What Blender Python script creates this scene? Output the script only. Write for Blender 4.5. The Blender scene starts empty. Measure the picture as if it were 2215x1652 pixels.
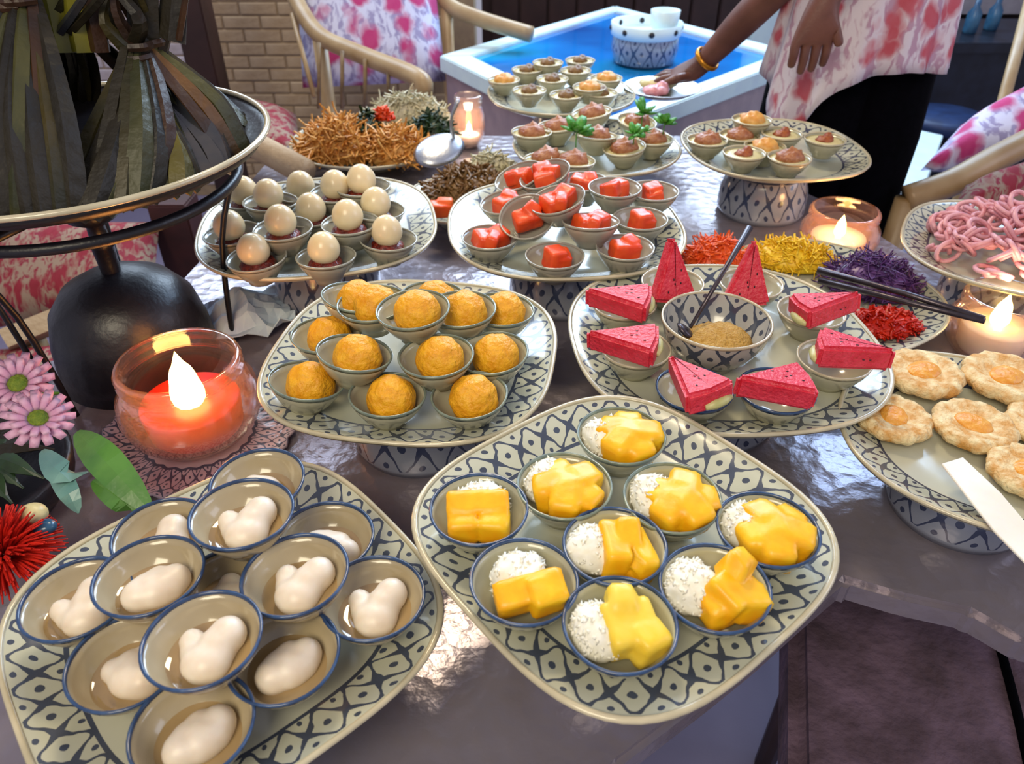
import bpy, bmesh, math, random
import numpy as np
from mathutils import Vector, Matrix, Euler, noise
random.seed(7)
C = bpy.context.scene.collection
R = math.radians

# ------------------------------------------------------------------ camera
FPX, PIT, CZ = 1650.0, R(36.5), 1.38
cd = bpy.data.cameras.new('camera'); cam = bpy.data.objects.new('camera', cd); C.objects.link(cam)
cam.location = (0, 0, CZ); cam.rotation_euler = (R(90) - PIT, 0, 0)
cd.sensor_fit = 'HORIZONTAL'; cd.sensor_width = 36; cd.lens = 36 * FPX / 2215
cd.clip_start = .02
cd.dof.use_dof = True; cd.dof.focus_distance = .80; cd.dof.aperture_fstop = 8
bpy.context.scene.camera = cam
# ------------------------------------------------------------------ world, lights, exposure
vs = bpy.context.scene.view_settings
vs.view_transform = 'Standard'; vs.look = 'None'; vs.gamma = 1; vs.use_curve_mapping = False
vs.exposure = 0.0
W = bpy.data.worlds.new('world'); bpy.context.scene.world = W; W.use_nodes = True
bg = W.node_tree.nodes['Background']; bg.inputs[0].default_value = (.50, .50, .62, 1); bg.inputs[1].default_value = .72


def area(name, loc, target, sx, sy, col, power):
    l = bpy.data.lights.new(name, 'AREA'); l.shape = 'RECTANGLE'; l.size = sx; l.size_y = sy
    l.color = col; l.energy = power
    o = bpy.data.objects.new(name, l); C.objects.link(o); o.location = loc
    o.rotation_euler = (Vector(target) - Vector(loc)).to_track_quat('-Z', 'Y').to_euler()
    return o


area('added_daylight', (.55, 3.9, 2.3), (.1, .7, .8), 1.7, 1.2, (.62, .80, 1.0), 95)  # assumed window at the back, unseen; no opening is built there
area('added_daylight', (-1.2, 3.2, 2.35), (-.1, .7, .8), 1.0, 1.0, (.66, .82, 1.0), 34)  # second assumed back window, left of the first, also without an opening
area('added_daylight', (2.6, .6, 1.9), (.2, .6, .8), 1.2, 1.2, (.74, .80, 1.0), 14)  # added side fill from the right
area('warm_fill_and_assumed_lamp', (-.5, -.9, 2.5), (0, .6, .8), .9, .9, (1.0, .88, .64), 32)  # added frontal fill behind the camera, no actual lamp there
area('warm_fill_and_assumed_lamp', (-.12, 1.85, 2.8), (-.2, .9, .8), .4, .4, (1.0, .82, .54), 22)  # assumed ceiling lamp, unseen, set to give a warm reflection on the table
area('added_daylight', (1.8, 3.3, 2.95), (.3, .7, .8), 1.1, .8, (.45, .68, 1.0), 38)  # added light for a blue reflection patch on the table, no window there
# ------------------------------------------------------------------ helpers
cP, sP = math.cos(PIT), math.sin(PIT)


def at(px, py, z):
    """world point seen at that place of the photograph on the level z"""
    v = (py - 826) / FPX; u = (px - 1107.5) / FPX
    d = (CZ - z) / (sP + v * cP)
    return Vector((u * d, d * (cP - v * sP), z))


def aty(px, py, Y):
    v = (py - 826) / FPX; u = (px - 1107.5) / FPX
    d = Y / (cP - v * sP)
    return Vector((u * d, Y, CZ - d * (sP + v * cP)))


def hexc(h):
    c = [int(h[i:i + 2], 16) / 255 for i in (0, 2, 4)]
    return tuple(x / 12.92 if x <= .04045 else ((x + .055) / 1.055) ** 2.4 for x in c) + (1,)


class NT:
    def __init__(s, name):
        s.m = bpy.data.materials.new(name); s.m.use_nodes = True; s.t = s.m.node_tree
        s.b = s.t.nodes['Principled BSDF']; s.out = s.t.nodes['Material Output']

    def n(s, typ, **k):
        x = s.t.nodes.new('ShaderNode' + typ)
        for a, b in k.items():
            setattr(x, a, b)
        return x

    def l(s, a, b):
        s.t.links.new(a, b)

    def math(s, op, a, b=None, c=None):
        x = s.n('Math', operation=op)
        for i, q in enumerate((a, b, c)):
            if q is None: continue
            if isinstance(q, (int, float)): x.inputs[i].default_value = q
            else: s.l(q, x.inputs[i])
        return x.outputs[0]

    def mix(s, f, a, b):
        x = s.n('Mix', data_type='RGBA')
        for i, q in ((0, f), (6, a), (7, b)):
            if isinstance(q, (int, float, tuple)): x.inputs[i].default_value = q
            else: s.l(q, x.inputs[i])
        return x.outputs[2]

    def coord(s, kind='Object', scale=None):
        tc = s.n('TexCoord')
        if scale is None: return tc.outputs[kind]
        mp = s.n('Mapping'); mp.inputs['Scale'].default_value = scale
        s.l(tc.outputs[kind], mp.inputs[0]); return mp.outputs[0]

    def noise(s, sc, co=None, det=3, rough=.5):
        x = s.n('TexNoise'); x.inputs['Scale'].default_value = sc
        x.inputs['Detail'].default_value = det; x.inputs['Roughness'].default_value = rough
        s.l(co if co is not None else s.coord(), x.inputs['Vector']); return x.outputs[0]

    def ramp(s, f, *stops):
        x = s.n('ValToRGB'); e = x.color_ramp.elements
        while len(e) < len(stops): e.new(.5)
        for el, (p, c) in zip(e, stops): el.position = p; el.color = c
        s.l(f, x.inputs[0]); return x.outputs[0]

    def bump(s, h, st=.3, dist=.002):
        x = s.n('Bump'); x.inputs['Strength'].default_value = st; x.inputs['Distance'].default_value = dist
        s.l(h, x.inputs['Height']); s.l(x.outputs[0], s.b.inputs['Normal'])

    def set(s, **k):
        for a, v in k.items():
            s.b.inputs[a.replace('_', ' ')].default_value = v
        return s


def mat(name, a, b=None, sc=60, rough=.5, bump=0, bsc=None, metal=0, sss=0, coat=0, dist=.002, spec=.5):
    """two-tone noise material"""
    t = NT(name); a = hexc(a); b = hexc(b) if b else a
    col = t.ramp(t.noise(sc), (.35, a), (.65, b)); t.l(col, t.b.inputs['Base Color'])
    t.set(Roughness=rough, Metallic=metal); t.b.inputs['Coat Weight'].default_value = coat
    t.b.inputs['Specular IOR Level'].default_value = spec
    if sss:
        t.b.inputs['Subsurface Weight'].default_value = sss; t.b.inputs['Subsurface Radius'].default_value = (1, .6, .3)
        t.b.inputs['Subsurface Scale'].default_value = .008
    if bump: t.bump(t.noise(bsc or sc * 3), bump, dist)
    return t.m


def pattern_mat(name, white='c3c3b2', line='16203a', white2='b3b39c', amp=.82, lw=.10, rough=.18, rows=1):
    """glazed porcelain with a painted band of ogee lozenges and dots; u counts lozenges, v runs 0..1 across the band"""
    t = NT(name); uv = t.n('UVMap').outputs[0]; sp = t.n('SeparateXYZ'); t.l(uv, sp.inputs[0])
    wob = t.noise(2.2, uv, 2)
    w = t.math('MULTIPLY_ADD', wob, .16, -.08)
    u = t.math('ADD', sp.outputs[0], w)
    vraw = sp.outputs[1]
    inb = t.math('MULTIPLY', t.math('GREATER_THAN', vraw, .02), t.math('LESS_THAN', vraw, .98))
    v = t.math('MULTIPLY', t.math('SUBTRACT', t.math('FRACT', t.math('MULTIPLY', vraw, float(rows))), .5), 2.0)
    v = t.math('ADD', v, w)
    ph = t.math('MULTIPLY', u, 2 * math.pi)
    # cos with a little notch gives the ogee outline
    cs = t.math('COSINE', ph); c3 = t.math('MULTIPLY', t.math('COSINE', t.math('MULTIPLY', ph, 3.0)), .14)
    k = t.math('MULTIPLY', t.math('ADD', cs, c3), amp)
    sl = t.math('SUBTRACT', t.math('SINE', ph), t.math('MULTIPLY', t.math('SINE', t.math('MULTIPLY', ph, 3.0)), .48))
    sl = t.math('MULTIPLY', sl, amp * 2 * math.pi / 3.6)
    wid = t.math('MULTIPLY', t.math('SQRT', t.math('MULTIPLY_ADD', sl, sl, 1.0)), lw)
    l1 = t.math('LESS_THAN', t.math('ABSOLUTE', t.math('SUBTRACT', v, k)), wid)
    l2 = t.math('LESS_THAN', t.math('ABSOLUTE', t.math('ADD', v, k)), wid)

    def dot(u0, v0, r):
        du = t.math('SUBTRACT', t.math('FRACT', t.math('ADD', u, .5 - u0)), .5)
        du = t.math('MULTIPLY', du, 3.2); dv = t.math('SUBTRACT', v, v0)
        dd = t.math('ADD', t.math('MULTIPLY', du, du), t.math('MULTIPLY', dv, dv))
        return t.math('LESS_THAN', dd, r * r)
    m = t.math('MAXIMUM', l1, l2)
    for q in ((0, 0, .17), (.5, 0, .17), (.25, .78, .13), (.25, -.78, .13), (.75, .78, .13), (.75, -.78, .13)):
        m = t.math('MAXIMUM', m, dot(*q))
    m = t.math('MULTIPLY', m, inb)
    # outlines of the band
    m = t.math('MAXIMUM', m, t.math('LESS_THAN', t.math('ABSOLUTE', t.math('SUBTRACT', vraw, .0)), .03))
    base = t.mix(t.noise(25), hexc(white), hexc(white2))
    inkc = t.mix(t.noise(60), hexc(line), hexc('33415e'))
    t.l(t.mix(t.math('MULTIPLY', m, .93), base, inkc), t.b.inputs['Base Color'])
    t.set(Roughness=rough); t.b.inputs['Coat Weight'].default_value = .5; t.b.inputs['Coat Roughness'].default_value = .08
    t.bump(t.noise(40), .08, .002)
    return t.m


def glass_mat(name, tint=(1, 1, 1, 1), body=.05, bcol=(.9, .9, .95, 1), refl=1.0):
    t = NT(name); t.t.nodes.remove(t.b)
    tr = t.n('BsdfTransparent'); tr.inputs[0].default_value = tint
    gl = t.n('BsdfGlossy'); gl.inputs['Roughness'].default_value = .04
    tl = t.n('BsdfTranslucent'); tl.inputs[0].default_value = bcol
    lw = t.n('LayerWeight'); lw.inputs[0].default_value = .28
    m1 = t.n('MixShader'); m1.inputs[0].default_value = body; t.l(tr.outputs[0], m1.inputs[1]); t.l(tl.outputs[0], m1.inputs[2])
    m2 = t.n('MixShader'); t.l(t.math('MULTIPLY_ADD', lw.outputs['Facing'], .75 * refl, .04), m2.inputs[0])
    t.l(m1.outputs[0], m2.inputs[1]); t.l(gl.outputs[0], m2.inputs[2]); t.l(m2.outputs[0], t.out.inputs[0])
    return t.m


def emit(name, col, st):
    t = NT(name); t.t.nodes.remove(t.b); e = t.n('Emission'); e.inputs[0].default_value = hexc(col)
    e.inputs[1].default_value = st; t.l(e.outputs[0], t.out.inputs[0]); return t.m


def floral(name, base='cfd0ea', petal='b01c68', p2='c24a7f', leaf='9a94bc', sc=14, thr=.26, sq=(1, 1, .7)):
    t = NT(name); co = t.coord('Object', sq)
    nz = t.n('TexNoise'); nz.inputs['Scale'].default_value = sc * 1.6; t.l(co, nz.inputs['Vector'])
    mx = t.n('VectorMath', operation='MULTIPLY_ADD'); t.l(nz.outputs[1], mx.inputs[0]); mx.inputs[1].default_value = (.05,) * 3
    t.l(co, mx.inputs[2])
    vo = t.n('TexVoronoi'); vo.inputs['Scale'].default_value = sc; vo.inputs['Randomness'].default_value = .8; t.l(mx.outputs[0], vo.inputs['Vector'])
    f = t.ramp(vo.outputs['Distance'], (thr * .7, (1, 1, 1, 1)), (thr * 1.2, (0, 0, 0, 1)))
    n2 = t.n('TexNoise'); n2.inputs['Scale'].default_value = sc * 2.6; n2.inputs['Detail'].default_value = 2
    mp = t.n('Mapping'); mp.inputs['Scale'].default_value = (1.4, 1.4, .55); t.l(mx.outputs[0], mp.inputs[0]); t.l(mp.outputs[0], n2.inputs['Vector'])
    g = t.ramp(n2.outputs[0], (.50, (0, 0, 0, 1)), (.60, (1, 1, 1, 1)))
    c = t.mix(g, hexc(base), hexc(leaf))
    c = t.mix(f, c, t.mix(t.noise(sc * 3, co), hexc(petal), hexc(p2)))
    t.l(c, t.b.inputs['Base Color']); t.set(Roughness=.85)
    return t.m


M = {}
M['plate'] = pattern_mat('blue and white porcelain')
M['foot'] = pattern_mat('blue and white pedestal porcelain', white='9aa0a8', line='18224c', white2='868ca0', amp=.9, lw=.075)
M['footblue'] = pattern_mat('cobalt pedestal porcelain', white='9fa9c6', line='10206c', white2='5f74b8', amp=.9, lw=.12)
M['bowlin'] = pattern_mat('patterned dip bowl porcelain', white='a9a8a6', line='161d30', white2='b4b2a8', amp=.95, lw=.11)
M['porc'] = mat('celadon white porcelain', 'b4b098', 'a5a287', 20, .16, coat=.5)
M['porcgrey'] = mat('grey white porcelain', 'a6a494', '96958a', 20, .18, coat=.5)
M['porctan'] = mat('tan glazed porcelain', 'b5a78a', 'a69778', 20, .16, coat=.5)
M['edge'] = mat('cream glazed edge', 'c8bda0', 'b3a98d', 30, .2, coat=.4)
M['blue'] = mat('navy rim glaze', '24395c', '33507a', 50, .2, coat=.4)
M['green'] = mat('grey green rim glaze', '62706a', '87917f', 50, .2, coat=.4)
M['syrup'] = mat('thin tan syrup', '9c835c', 'a88e66', 30, .05, coat=.8)
M['dump'] = mat('soft white dumpling', 'e9dccb', 'dfcdb8', 60, .38, .25, 90, sss=.25, dist=.001)
M['mango'] = mat('ripe mango', 'f7ae08', 'f4c018', 60, .38, .25, 160, sss=.12, dist=.001)
M['mangopale'] = mat('pale mango', 'ecce4e', 'f0c832', 60, .4, .25, 160, sss=.12, dist=.001)
M['rice'] = mat('sticky rice', 'e6e2d0', 'f0eee4', 200, .45, spec=.3)
M['yball'] = mat('golden bean paste', 'e0960a', 'efae1c', 90, .5, .8, 170, sss=.08, dist=.004)
M['ball'] = mat('cream rice ball', 'e2cda2', 'e8d6b0', 30, .3, sss=.2, coat=.2)
M['redsyr'] = mat('dark red coconut filling', '5a1410', '8a2a18', 160, .3, .9, 260, coat=.3, dist=.004)
M['papaya'] = mat('orange red papaya', 'f05a20', 'e04018', 50, .35, .3, 140, sss=.1)
M['melon'] = mat('watermelon flesh', 'dc3a4e', 'cc2036', 60, .4, .8, 240, sss=.12, dist=.003)
M['rind'] = mat('pale watermelon rind', 'b3b070', 'd8cf9a', 40, .4)
M['seed'] = mat('watermelon seed', '2b0d10', None, 30, .3)
M['peanut'] = mat('ground peanut', 'b88732', 'c99d4a', 260, .7, 1, 380, dist=.004)
M['pastry'] = mat('baked pastry', 'ecd9a8', 'cc9448', 70, .65, 1, 160, dist=.004)
M['pastrytop'] = mat('orange pastry filling', 'dd8f2c', 'e6a848', 110, .35, .8, 200)
M['carrot'] = mat('shredded carrot', 'f26a1c', 'ec5414', 60, .4)
M['yveg'] = mat('shredded yellow pepper', 'f0c014', 'f6d030', 60, .4)
M['purple'] = mat('shredded purple cabbage', '3a1a4a', '6c4488', 60, .35)
M['chili'] = mat('chopped red chilli', 'd02c0c', 'b81808', 60, .35)
M['noodle'] = mat('orange fried noodle', 'd08a34', 'e6b060', 60, .45)
M['sprout'] = mat('white bean sprout', 'd2cbb0', 'c2bb98', 60, .4)
M['herb'] = mat('green herb leaf', '5aa838', '3c8428', 60, .4)
M['darkherb'] = mat('dark green herb', '24401a', '1a2c14', 60, .4)
M['prawn'] = mat('pinkish brown prawn topping', 'b57a52', '94522e', 90, .35, .8, 150, dist=.004)
M['brownfood'] = mat('brown fried topping', '6e4a24', '8c6a3c', 90, .4, .8, 150, dist=.004)
M['redtop'] = mat('brownish red topping', '8a3818', 'a86030', 120, .4, .8, 200)
M['custard'] = mat('pale custard', 'c9bb82', 'd6cb9a', 60, .35, .3, 120)
M['pink'] = mat('pink ham roll', 'cc7c84', 'e0a6b0', 60, .35, .4, 120)
M['silver'] = mat('brushed silver', 'cdd0d6', 'bcc0c8', 40, .35, .2, 200, metal=1)
M['darkmetal'] = mat('dark cutlery metal', '5a5256', '463e44', 40, .3, metal=.8)
M['black'] = mat('black iron', '14121a', '1c1a20', 40, .38, .3, 120)
M['blackmatt'] = mat('black cloth', '030306', '05050a', 60, 1, .3, 300, spec=.05)
M['leafdark'] = mat('dark dried banana leaf', '16120a', '251f10', 14, .5, .6, 60, dist=.004)
M['leafolive'] = mat('olive banana leaf', '40360f', '26240d', 14, .5, .6, 60, dist=.004)
M['leafbrown'] = mat('brown banana leaf', '40240e', '26170b', 14, .5, .6, 60, dist=.004)
M['leafyellow'] = mat('yellow green stalk', '8b8424', '6c6a1c', 20, .35, .4, 60)
M['leafblue'] = mat('shiny steamed leaf', '2c3038', '4a4440', 20, .15, .5, 60, coat=.8)
M['leafgreen'] = mat('fresh green leaf', '3a6a2c', '5a8a3a', 20, .35, .4, 60)
M['leafpale'] = mat('pale blue green leaf', '7ea89c', '5e8c86', 20, .35, .4, 60)
M['petal'] = mat('pink petal', 'e0b4cc', 'cf94b4', 90, .6, .3, 160)
M['floweye'] = mat('green flower eye', '5a7418', '7c8c22', 200, .7, 1, 400)
M['redpom'] = mat('red flower', 'b81408', 'd8240c', 90, .6)
M['wax'] = mat('orange red candle wax', 'e82606', 'e02c08', 20, .4, sss=.3)
M['whitewax'] = mat('white candle wax', 'e8dccc', 'f0e6da', 20, .35, sss=.4)
M['glass'] = glass_mat('glow tinted candle glass', body=.085, bcol=(1, .5, .3, 1), refl=1.0)  # orange translucent tint paints the candle glow into clear glass
M['clear'] = glass_mat('clear glass', (.95, .97, 1, 1), .04)
M['flame'] = emit('candle flame', 'ffcc70', 14)
M['wick'] = mat('wick', '1a0f08')
M['coaster'] = pattern_mat('brocade coaster', white='8a7080', line='1a1630', white2='c0b0bc', amp=.85, lw=.12, rough=.5, rows=2)
M['bamboo'] = mat('varnished bamboo', 'b39a74', 'a0835c', 12, .4, .3, 60)
M['bamboodark'] = mat('woven rattan', '8c7452', '6e5940', 30, .5, .6, 120)
M['floral'] = floral('pink floral cotton', sc=13, thr=.46)
M['floralred'] = floral('red floral cotton', base='97806f', petal='7a1224', p2='96283a', leaf='86283a', sc=20, thr=.46, sq=(1.6, 1, .5))  # cloth colours darkened to include the shade around the cushions
M['blouse'] = floral('pink sprigged blouse cloth', base='d8ccd4', petal='b8404e', p2='c46a78', leaf='b894a8', sc=17, thr=.40)
M['skin'] = mat('tan skin', '6e4438', '5c362c', 20, .5, .2, 200, sss=.1)
M['hair'] = mat('black hair', '0c0908', '16110e', 30, .5)
M['gold'] = mat('gold bracelet', 'd0902c', 'b87820', 30, .3, metal=.7)
M['whitewood'] = mat('white painted wood', 'd6ecef', 'cfe4ec', 20, .4)
M['wood'] = mat('dark brown wood', '2a1612', '38201a', 8, .4, .3, 40)
M['pinkwood'] = mat('pale pinkish wood', 'a8949a', '9a8890', 20, .5)
M['lav'] = mat('lavender grey painted floor', '7e7892', '706a86', 3, .5, .3, 30)
M['velvet'] = mat('dark purple brown velvet', '705a6c', '4e3c46', 14, .9, .9, 60, dist=.006)
M['brickw'] = mat('cream painted brick', 'b9a284', 'ab9272', 14, .75, .6, 80, dist=.004)
M['brickp'] = mat('white painted brick', 'c3bcc8', 'b3a8ac', 14, .75, .6, 80, dist=.004)
M['mortar'] = mat('mortar', 'a08c70', '94806a', 40, .9)
M['redwall'] = mat('dark red post', '48201e', '3a1a18', 20, .6)
M['dark'] = mat('dark varnished table', '14161f', '1d2230', 20, .35)
M['navy'] = mat('navy blue seat', '1c3460', '16284c', 20, .5)
M['teal'] = mat('blue glass bottle', '3a6a8a', '2a4a6a', 20, .2)
M['paper'] = mat('pale blue paper napkin', 'aab4cc', 'c0d4e0', 20, .6, .4, 60)
M['yflower'] = mat('pale yellow petal', 'd8d28c', 'c8c07a', 30, .5)
M['plaster'] = mat('grey white plaster', 'a8a2ac', '9a949e', 20, .8)


def blueglass():
    t = NT('blue glass tabletop')
    sp = t.n('SeparateXYZ'); t.l(t.coord('Object'), sp.inputs[0])
    nz = t.noise(1.3)
    c = t.ramp(nz, (.35, hexc('0c3f86')), (.5, hexc('1478c8')), (.66, hexc('14b0d8')))
    t.l(c, t.b.inputs['Base Color']); t.set(Roughness=.08); t.b.inputs['Coat Weight'].default_value = .3
    return t.m


M['bluetop'] = blueglass()


def tablemat():
    t = NT('hammered silver table metal')
    co = t.coord('Object')
    vo = t.n('TexVoronoi'); vo.inputs['Scale'].default_value = 42; t.l(co, vo.inputs['Vector'])
    n1 = t.noise(7, co, 4); n2 = t.noise(60, co, 3)
    c = t.mix(n1, hexc('7b7484'), hexc('9d96a4'))
    c = t.mix(t.math('MULTIPLY', n2, .4), c, hexc('8a7860'))
    t.l(c, t.b.inputs['Base Color']); t.set(Metallic=.45, Roughness=.24)
    h = t.math('ADD', t.math('MULTIPLY', vo.outputs['Distance'], .6), t.math('MULTIPLY', n2, .6))
    h = t.math('ADD', h, t.math('MULTIPLY', n1, 2.0))
    t.bump(h, .28, .006)
    return t.m


M['table'] = tablemat()


def mesh(name, vs_, fs, m, parent=None, smooth=True, uv=None, link=True, kind=None):
    me = bpy.data.meshes.new(name); me.from_pydata([tuple(v) for v in vs_], [], fs); me.update()
    if smooth: me.polygons.foreach_set('use_smooth', [True] * len(me.polygons))
    if uv is not None:
        ul = me.uv_layers.new(name='UVMap')
        flat = []
        for f in uv:
            for q in f: flat += [q[0], q[1]]
        ul.data.foreach_set('uv', flat)
    me.materials.append(m)
    o = bpy.data.objects.new(name, me)
    C.objects.link(o)
    if parent is not None: o.parent = parent
    if kind: o['kind'] = kind
    return o


def tag(o, label, cat, group=None, kind=None):
    o['label'] = label; o['category'] = cat
    if group: o['group'] = group
    if kind: o['kind'] = kind
    return o


def empty(name, loc, label, cat, group=None, rz=0):
    o = bpy.data.objects.new(name, None); C.objects.link(o); o.location = loc; o.rotation_euler = (0, 0, rz)
    o.empty_display_size = .02
    return tag(o, label, cat, group)


def struct(o):
    o['kind'] = 'structure'; return o


def copy_thing(o, loc=None, rot=None, label=None, group=None):
    c = o.copy(); C.objects.link(c)
    if loc is not None: c.location = loc
    if rot is not None: c.rotation_euler = rot
    if label: c['label'] = label
    if group: c['group'] = group
    for ch in o.children:
        d = ch.copy(); C.objects.link(d); d.parent = c
        for g in ch.children:
            e = g.copy(); C.objects.link(e); e.parent = d
    return c


def lathe_data(prof, n=40, shape=None, ucount=1, vpar=None, closed=False):
    """prof: list of (r, z); shape(theta)->radius factor; returns verts, faces, uvs"""
    vs_, fs, uv = [], [], []
    k = len(prof)
    for i in range(n):
        a = 2 * math.pi * i / n; g = shape(a) if shape else 1
        for r, z in prof: vs_.append((r * g * math.cos(a), r * g * math.sin(a), z))
    # arc length along the outline, so that the painted lozenges keep their width
    L = [0]
    for i in range(n):
        a0, a1 = 2 * math.pi * i / n, 2 * math.pi * (i + 1) / n
        g0 = shape(a0) if shape else 1; g1 = shape(a1) if shape else 1
        L.append(L[-1] + math.dist((g0 * math.cos(a0), g0 * math.sin(a0)), (g1 * math.cos(a1), g1 * math.sin(a1))))
    for i in range(n):
        j = (i + 1) % n; u0, u1 = L[i] / L[-1] * ucount, L[i + 1] / L[-1] * ucount
        for s_ in range(k if closed else k - 1):
            s2 = (s_ + 1) % k
            fs.append((i * k + s_, j * k + s_, j * k + s2, i * k + s2))
            va, vb = (vpar[s_], vpar[s2]) if vpar else (s_ / k, s2 / k)
            uv.append(((u0, va), (u1, va), (u1, vb), (u0, vb)))
    return vs_, fs, uv


def lathe(name, prof, m, parent=None, n=40, shape=None, ucount=1, vpar=None, closed=False, loc=None):
    a, b, c = lathe_data(prof, n, shape, ucount, vpar, closed)
    o = mesh(name, a, b, m, parent, True, c)
    if loc is not None: o.location = loc
    return o


def tube_data(pts, rads, n=8, cap=True):
    pts = [Vector(p) for p in pts]
    if isinstance(rads, (int, float)): rads = [rads] * len(pts)
    vs_, fs = [], []
    up = Vector((0, 0, 1)); prev = None
    for i, p in enumerate(pts):
        d = (pts[min(i + 1, len(pts) - 1)] - pts[max(i - 1, 0)])
        d = d.normalized() if d.length > 1e-9 else Vector((0, 0, 1))
        if prev is None:
            s_ = d.cross(up)
            if s_.length < .1: s_ = d.cross(Vector((1, 0, 0)))
        else:
            s_ = prev - d * prev.dot(d)
            if s_.length < 1e-6: s_ = d.cross(up)
        s_.normalize(); prev = s_; t = d.cross(s_)
        for k in range(n):
            a = 2 * math.pi * k / n; vs_.append(p + (s_ * math.cos(a) + t * math.sin(a)) * rads[i])
    for i in range(len(pts) - 1):
        for k in range(n):
            k2 = (k + 1) % n; fs.append((i * n + k, i * n + k2, (i + 1) * n + k2, (i + 1) * n + k))
    if cap:
        fs.append(tuple(range(n - 1, -1, -1))); q = (len(pts) - 1) * n; fs.append(tuple(range(q, q + n)))
    return vs_, fs


def tube(name, pts, rads, m, parent=None, n=8):
    a, b = tube_data(pts, rads, n); return mesh(name, a, b, m, parent)


def smoothpts(pts, k=6):
    """Catmull-Rom through the points"""
    P_ = [Vector(p) for p in pts]; out = []
    for i in range(len(P_) - 1):
        p0 = P_[max(i - 1, 0)]; p1 = P_[i]; p2 = P_[i + 1]; p3 = P_[min(i + 2, len(P_) - 1)]
        for j in range(k):
            t = j / k
            out.append(.5 * ((2 * p1) + (p2 - p0) * t + (2 * p0 - 5 * p1 + 4 * p2 - p3) * t * t + (3 * p1 - p0 - 3 * p2 + p3) * t ** 3))
    out.append(P_[-1]); return out


def box(name, lo, hi, m, parent=None, bev=.004, rot=0, loc=None):
    bm = bmesh.new(); bmesh.ops.create_cube(bm, size=1)
    s_ = [hi[i] - lo[i] for i in range(3)]; c = [(hi[i] + lo[i]) / 2 for i in range(3)]
    for v in bm.verts: v.co = Vector([v.co[i] * s_[i] + c[i] for i in range(3)])
    if bev: bmesh.ops.bevel(bm, geom=bm.edges, offset=bev, segments=2, affect='EDGES')
    me = bpy.data.meshes.new(name); bm.to_mesh(me); bm.free(); me.materials.append(m)
    o = bpy.data.objects.new(name, me); C.objects.link(o); o.parent = parent
    if loc is not None: o.location = loc
    o.rotation_euler = (0, 0, rot)
    return o


def prism(name, pts, z0, z1, m, parent=None, bev=.003, seg=2):
    bm = bmesh.new(); vv = [bm.verts.new((p[0], p[1], z0)) for p in pts]; f = bm.faces.new(vv)
    ex = bmesh.ops.extrude_face_region(bm, geom=[f])
    for v in ex['geom']:
        if isinstance(v, bmesh.types.BMVert): v.co.z = z1
    bmesh.ops.recalc_face_normals(bm, faces=bm.faces)
    if bev: bmesh.ops.bevel(bm, geom=bm.edges, offset=bev, segments=seg, affect='EDGES')
    me = bpy.data.meshes.new(name); bm.to_mesh(me); bm.free(); me.materials.append(m)
    o = bpy.data.objects.new(name, me); C.objects.link(o); o.parent = parent; return o


_ico = {}


def ico(sub):
    if sub not in _ico:
        bm = bmesh.new(); bmesh.ops.create_icosphere(bm, subdivisions=sub, radius=1)
        v = np.array([list(x.co) for x in bm.verts]); f = [tuple(q.index for q in y.verts) for y in bm.faces]; bm.free()
        _ico[sub] = (v / np.linalg.norm(v, axis=1)[:, None], f)
    return _ico[sub]


def smin(a, b, k):
    h = np.clip(.5 + .5 * (b - a) / k, 0, 1); return b * (1 - h) + a * h - k * h * (1 - h)


def sph(c, r, sq=(1, 1, 1)):
    c = np.array(c); sq = np.array(sq); return lambda p: (np.linalg.norm((p - c) / sq, axis=1) - r) * min(sq)


def rbox(c, h, rd, rot=(0, 0, 0)):
    c = np.array(c); h = np.array(h) - rd; Rm = np.array(Euler(rot).to_matrix())

    def f(p):
        q = np.abs((p - c) @ Rm) - h
        return np.linalg.norm(np.maximum(q, 0), axis=1) + np.minimum(q.max(axis=1), 0) - rd
    return f


def star(sdfs, center=(0, 0, 0), rmax=.06, sub=4, k=.004, nz=0, nsc=60, seed=0, flat=None):
    """surface of a soft union of shapes, seen from its centre"""
    d, f = ico(sub); c = np.array(center, float)

    def field(p):
        v = sdfs[0](p)
        for s_ in sdfs[1:]: v = smin(v, s_(p), k)
        return v
    r = np.full(len(d), rmax); done = np.zeros(len(d), bool)
    for i in range(90):
        val = field(c + d * r[:, None])
        r = np.where(val > 1e-5, r - np.clip(val * .8, .0001, .01), r); r = np.maximum(r, .0005)
    if nz:
        for i in range(len(d)):
            p = d[i] * r[i]
            r[i] += nz * (noise.noise(Vector(p * nsc) + Vector((seed, 0, 0))) + .5 * noise.noise(Vector(p * nsc * 2.3) + Vector((0, seed, 0))))
    v = c + d * r[:, None]
    if flat is not None: v[:, 2] = np.maximum(v[:, 2], flat)
    return v.tolist(), f


def superell(n, rot=0):
    def g(a):
        a = a - rot
        return (abs(math.cos(a)) ** n + abs(math.sin(a)) ** n) ** (-1 / n)
    return g


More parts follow.
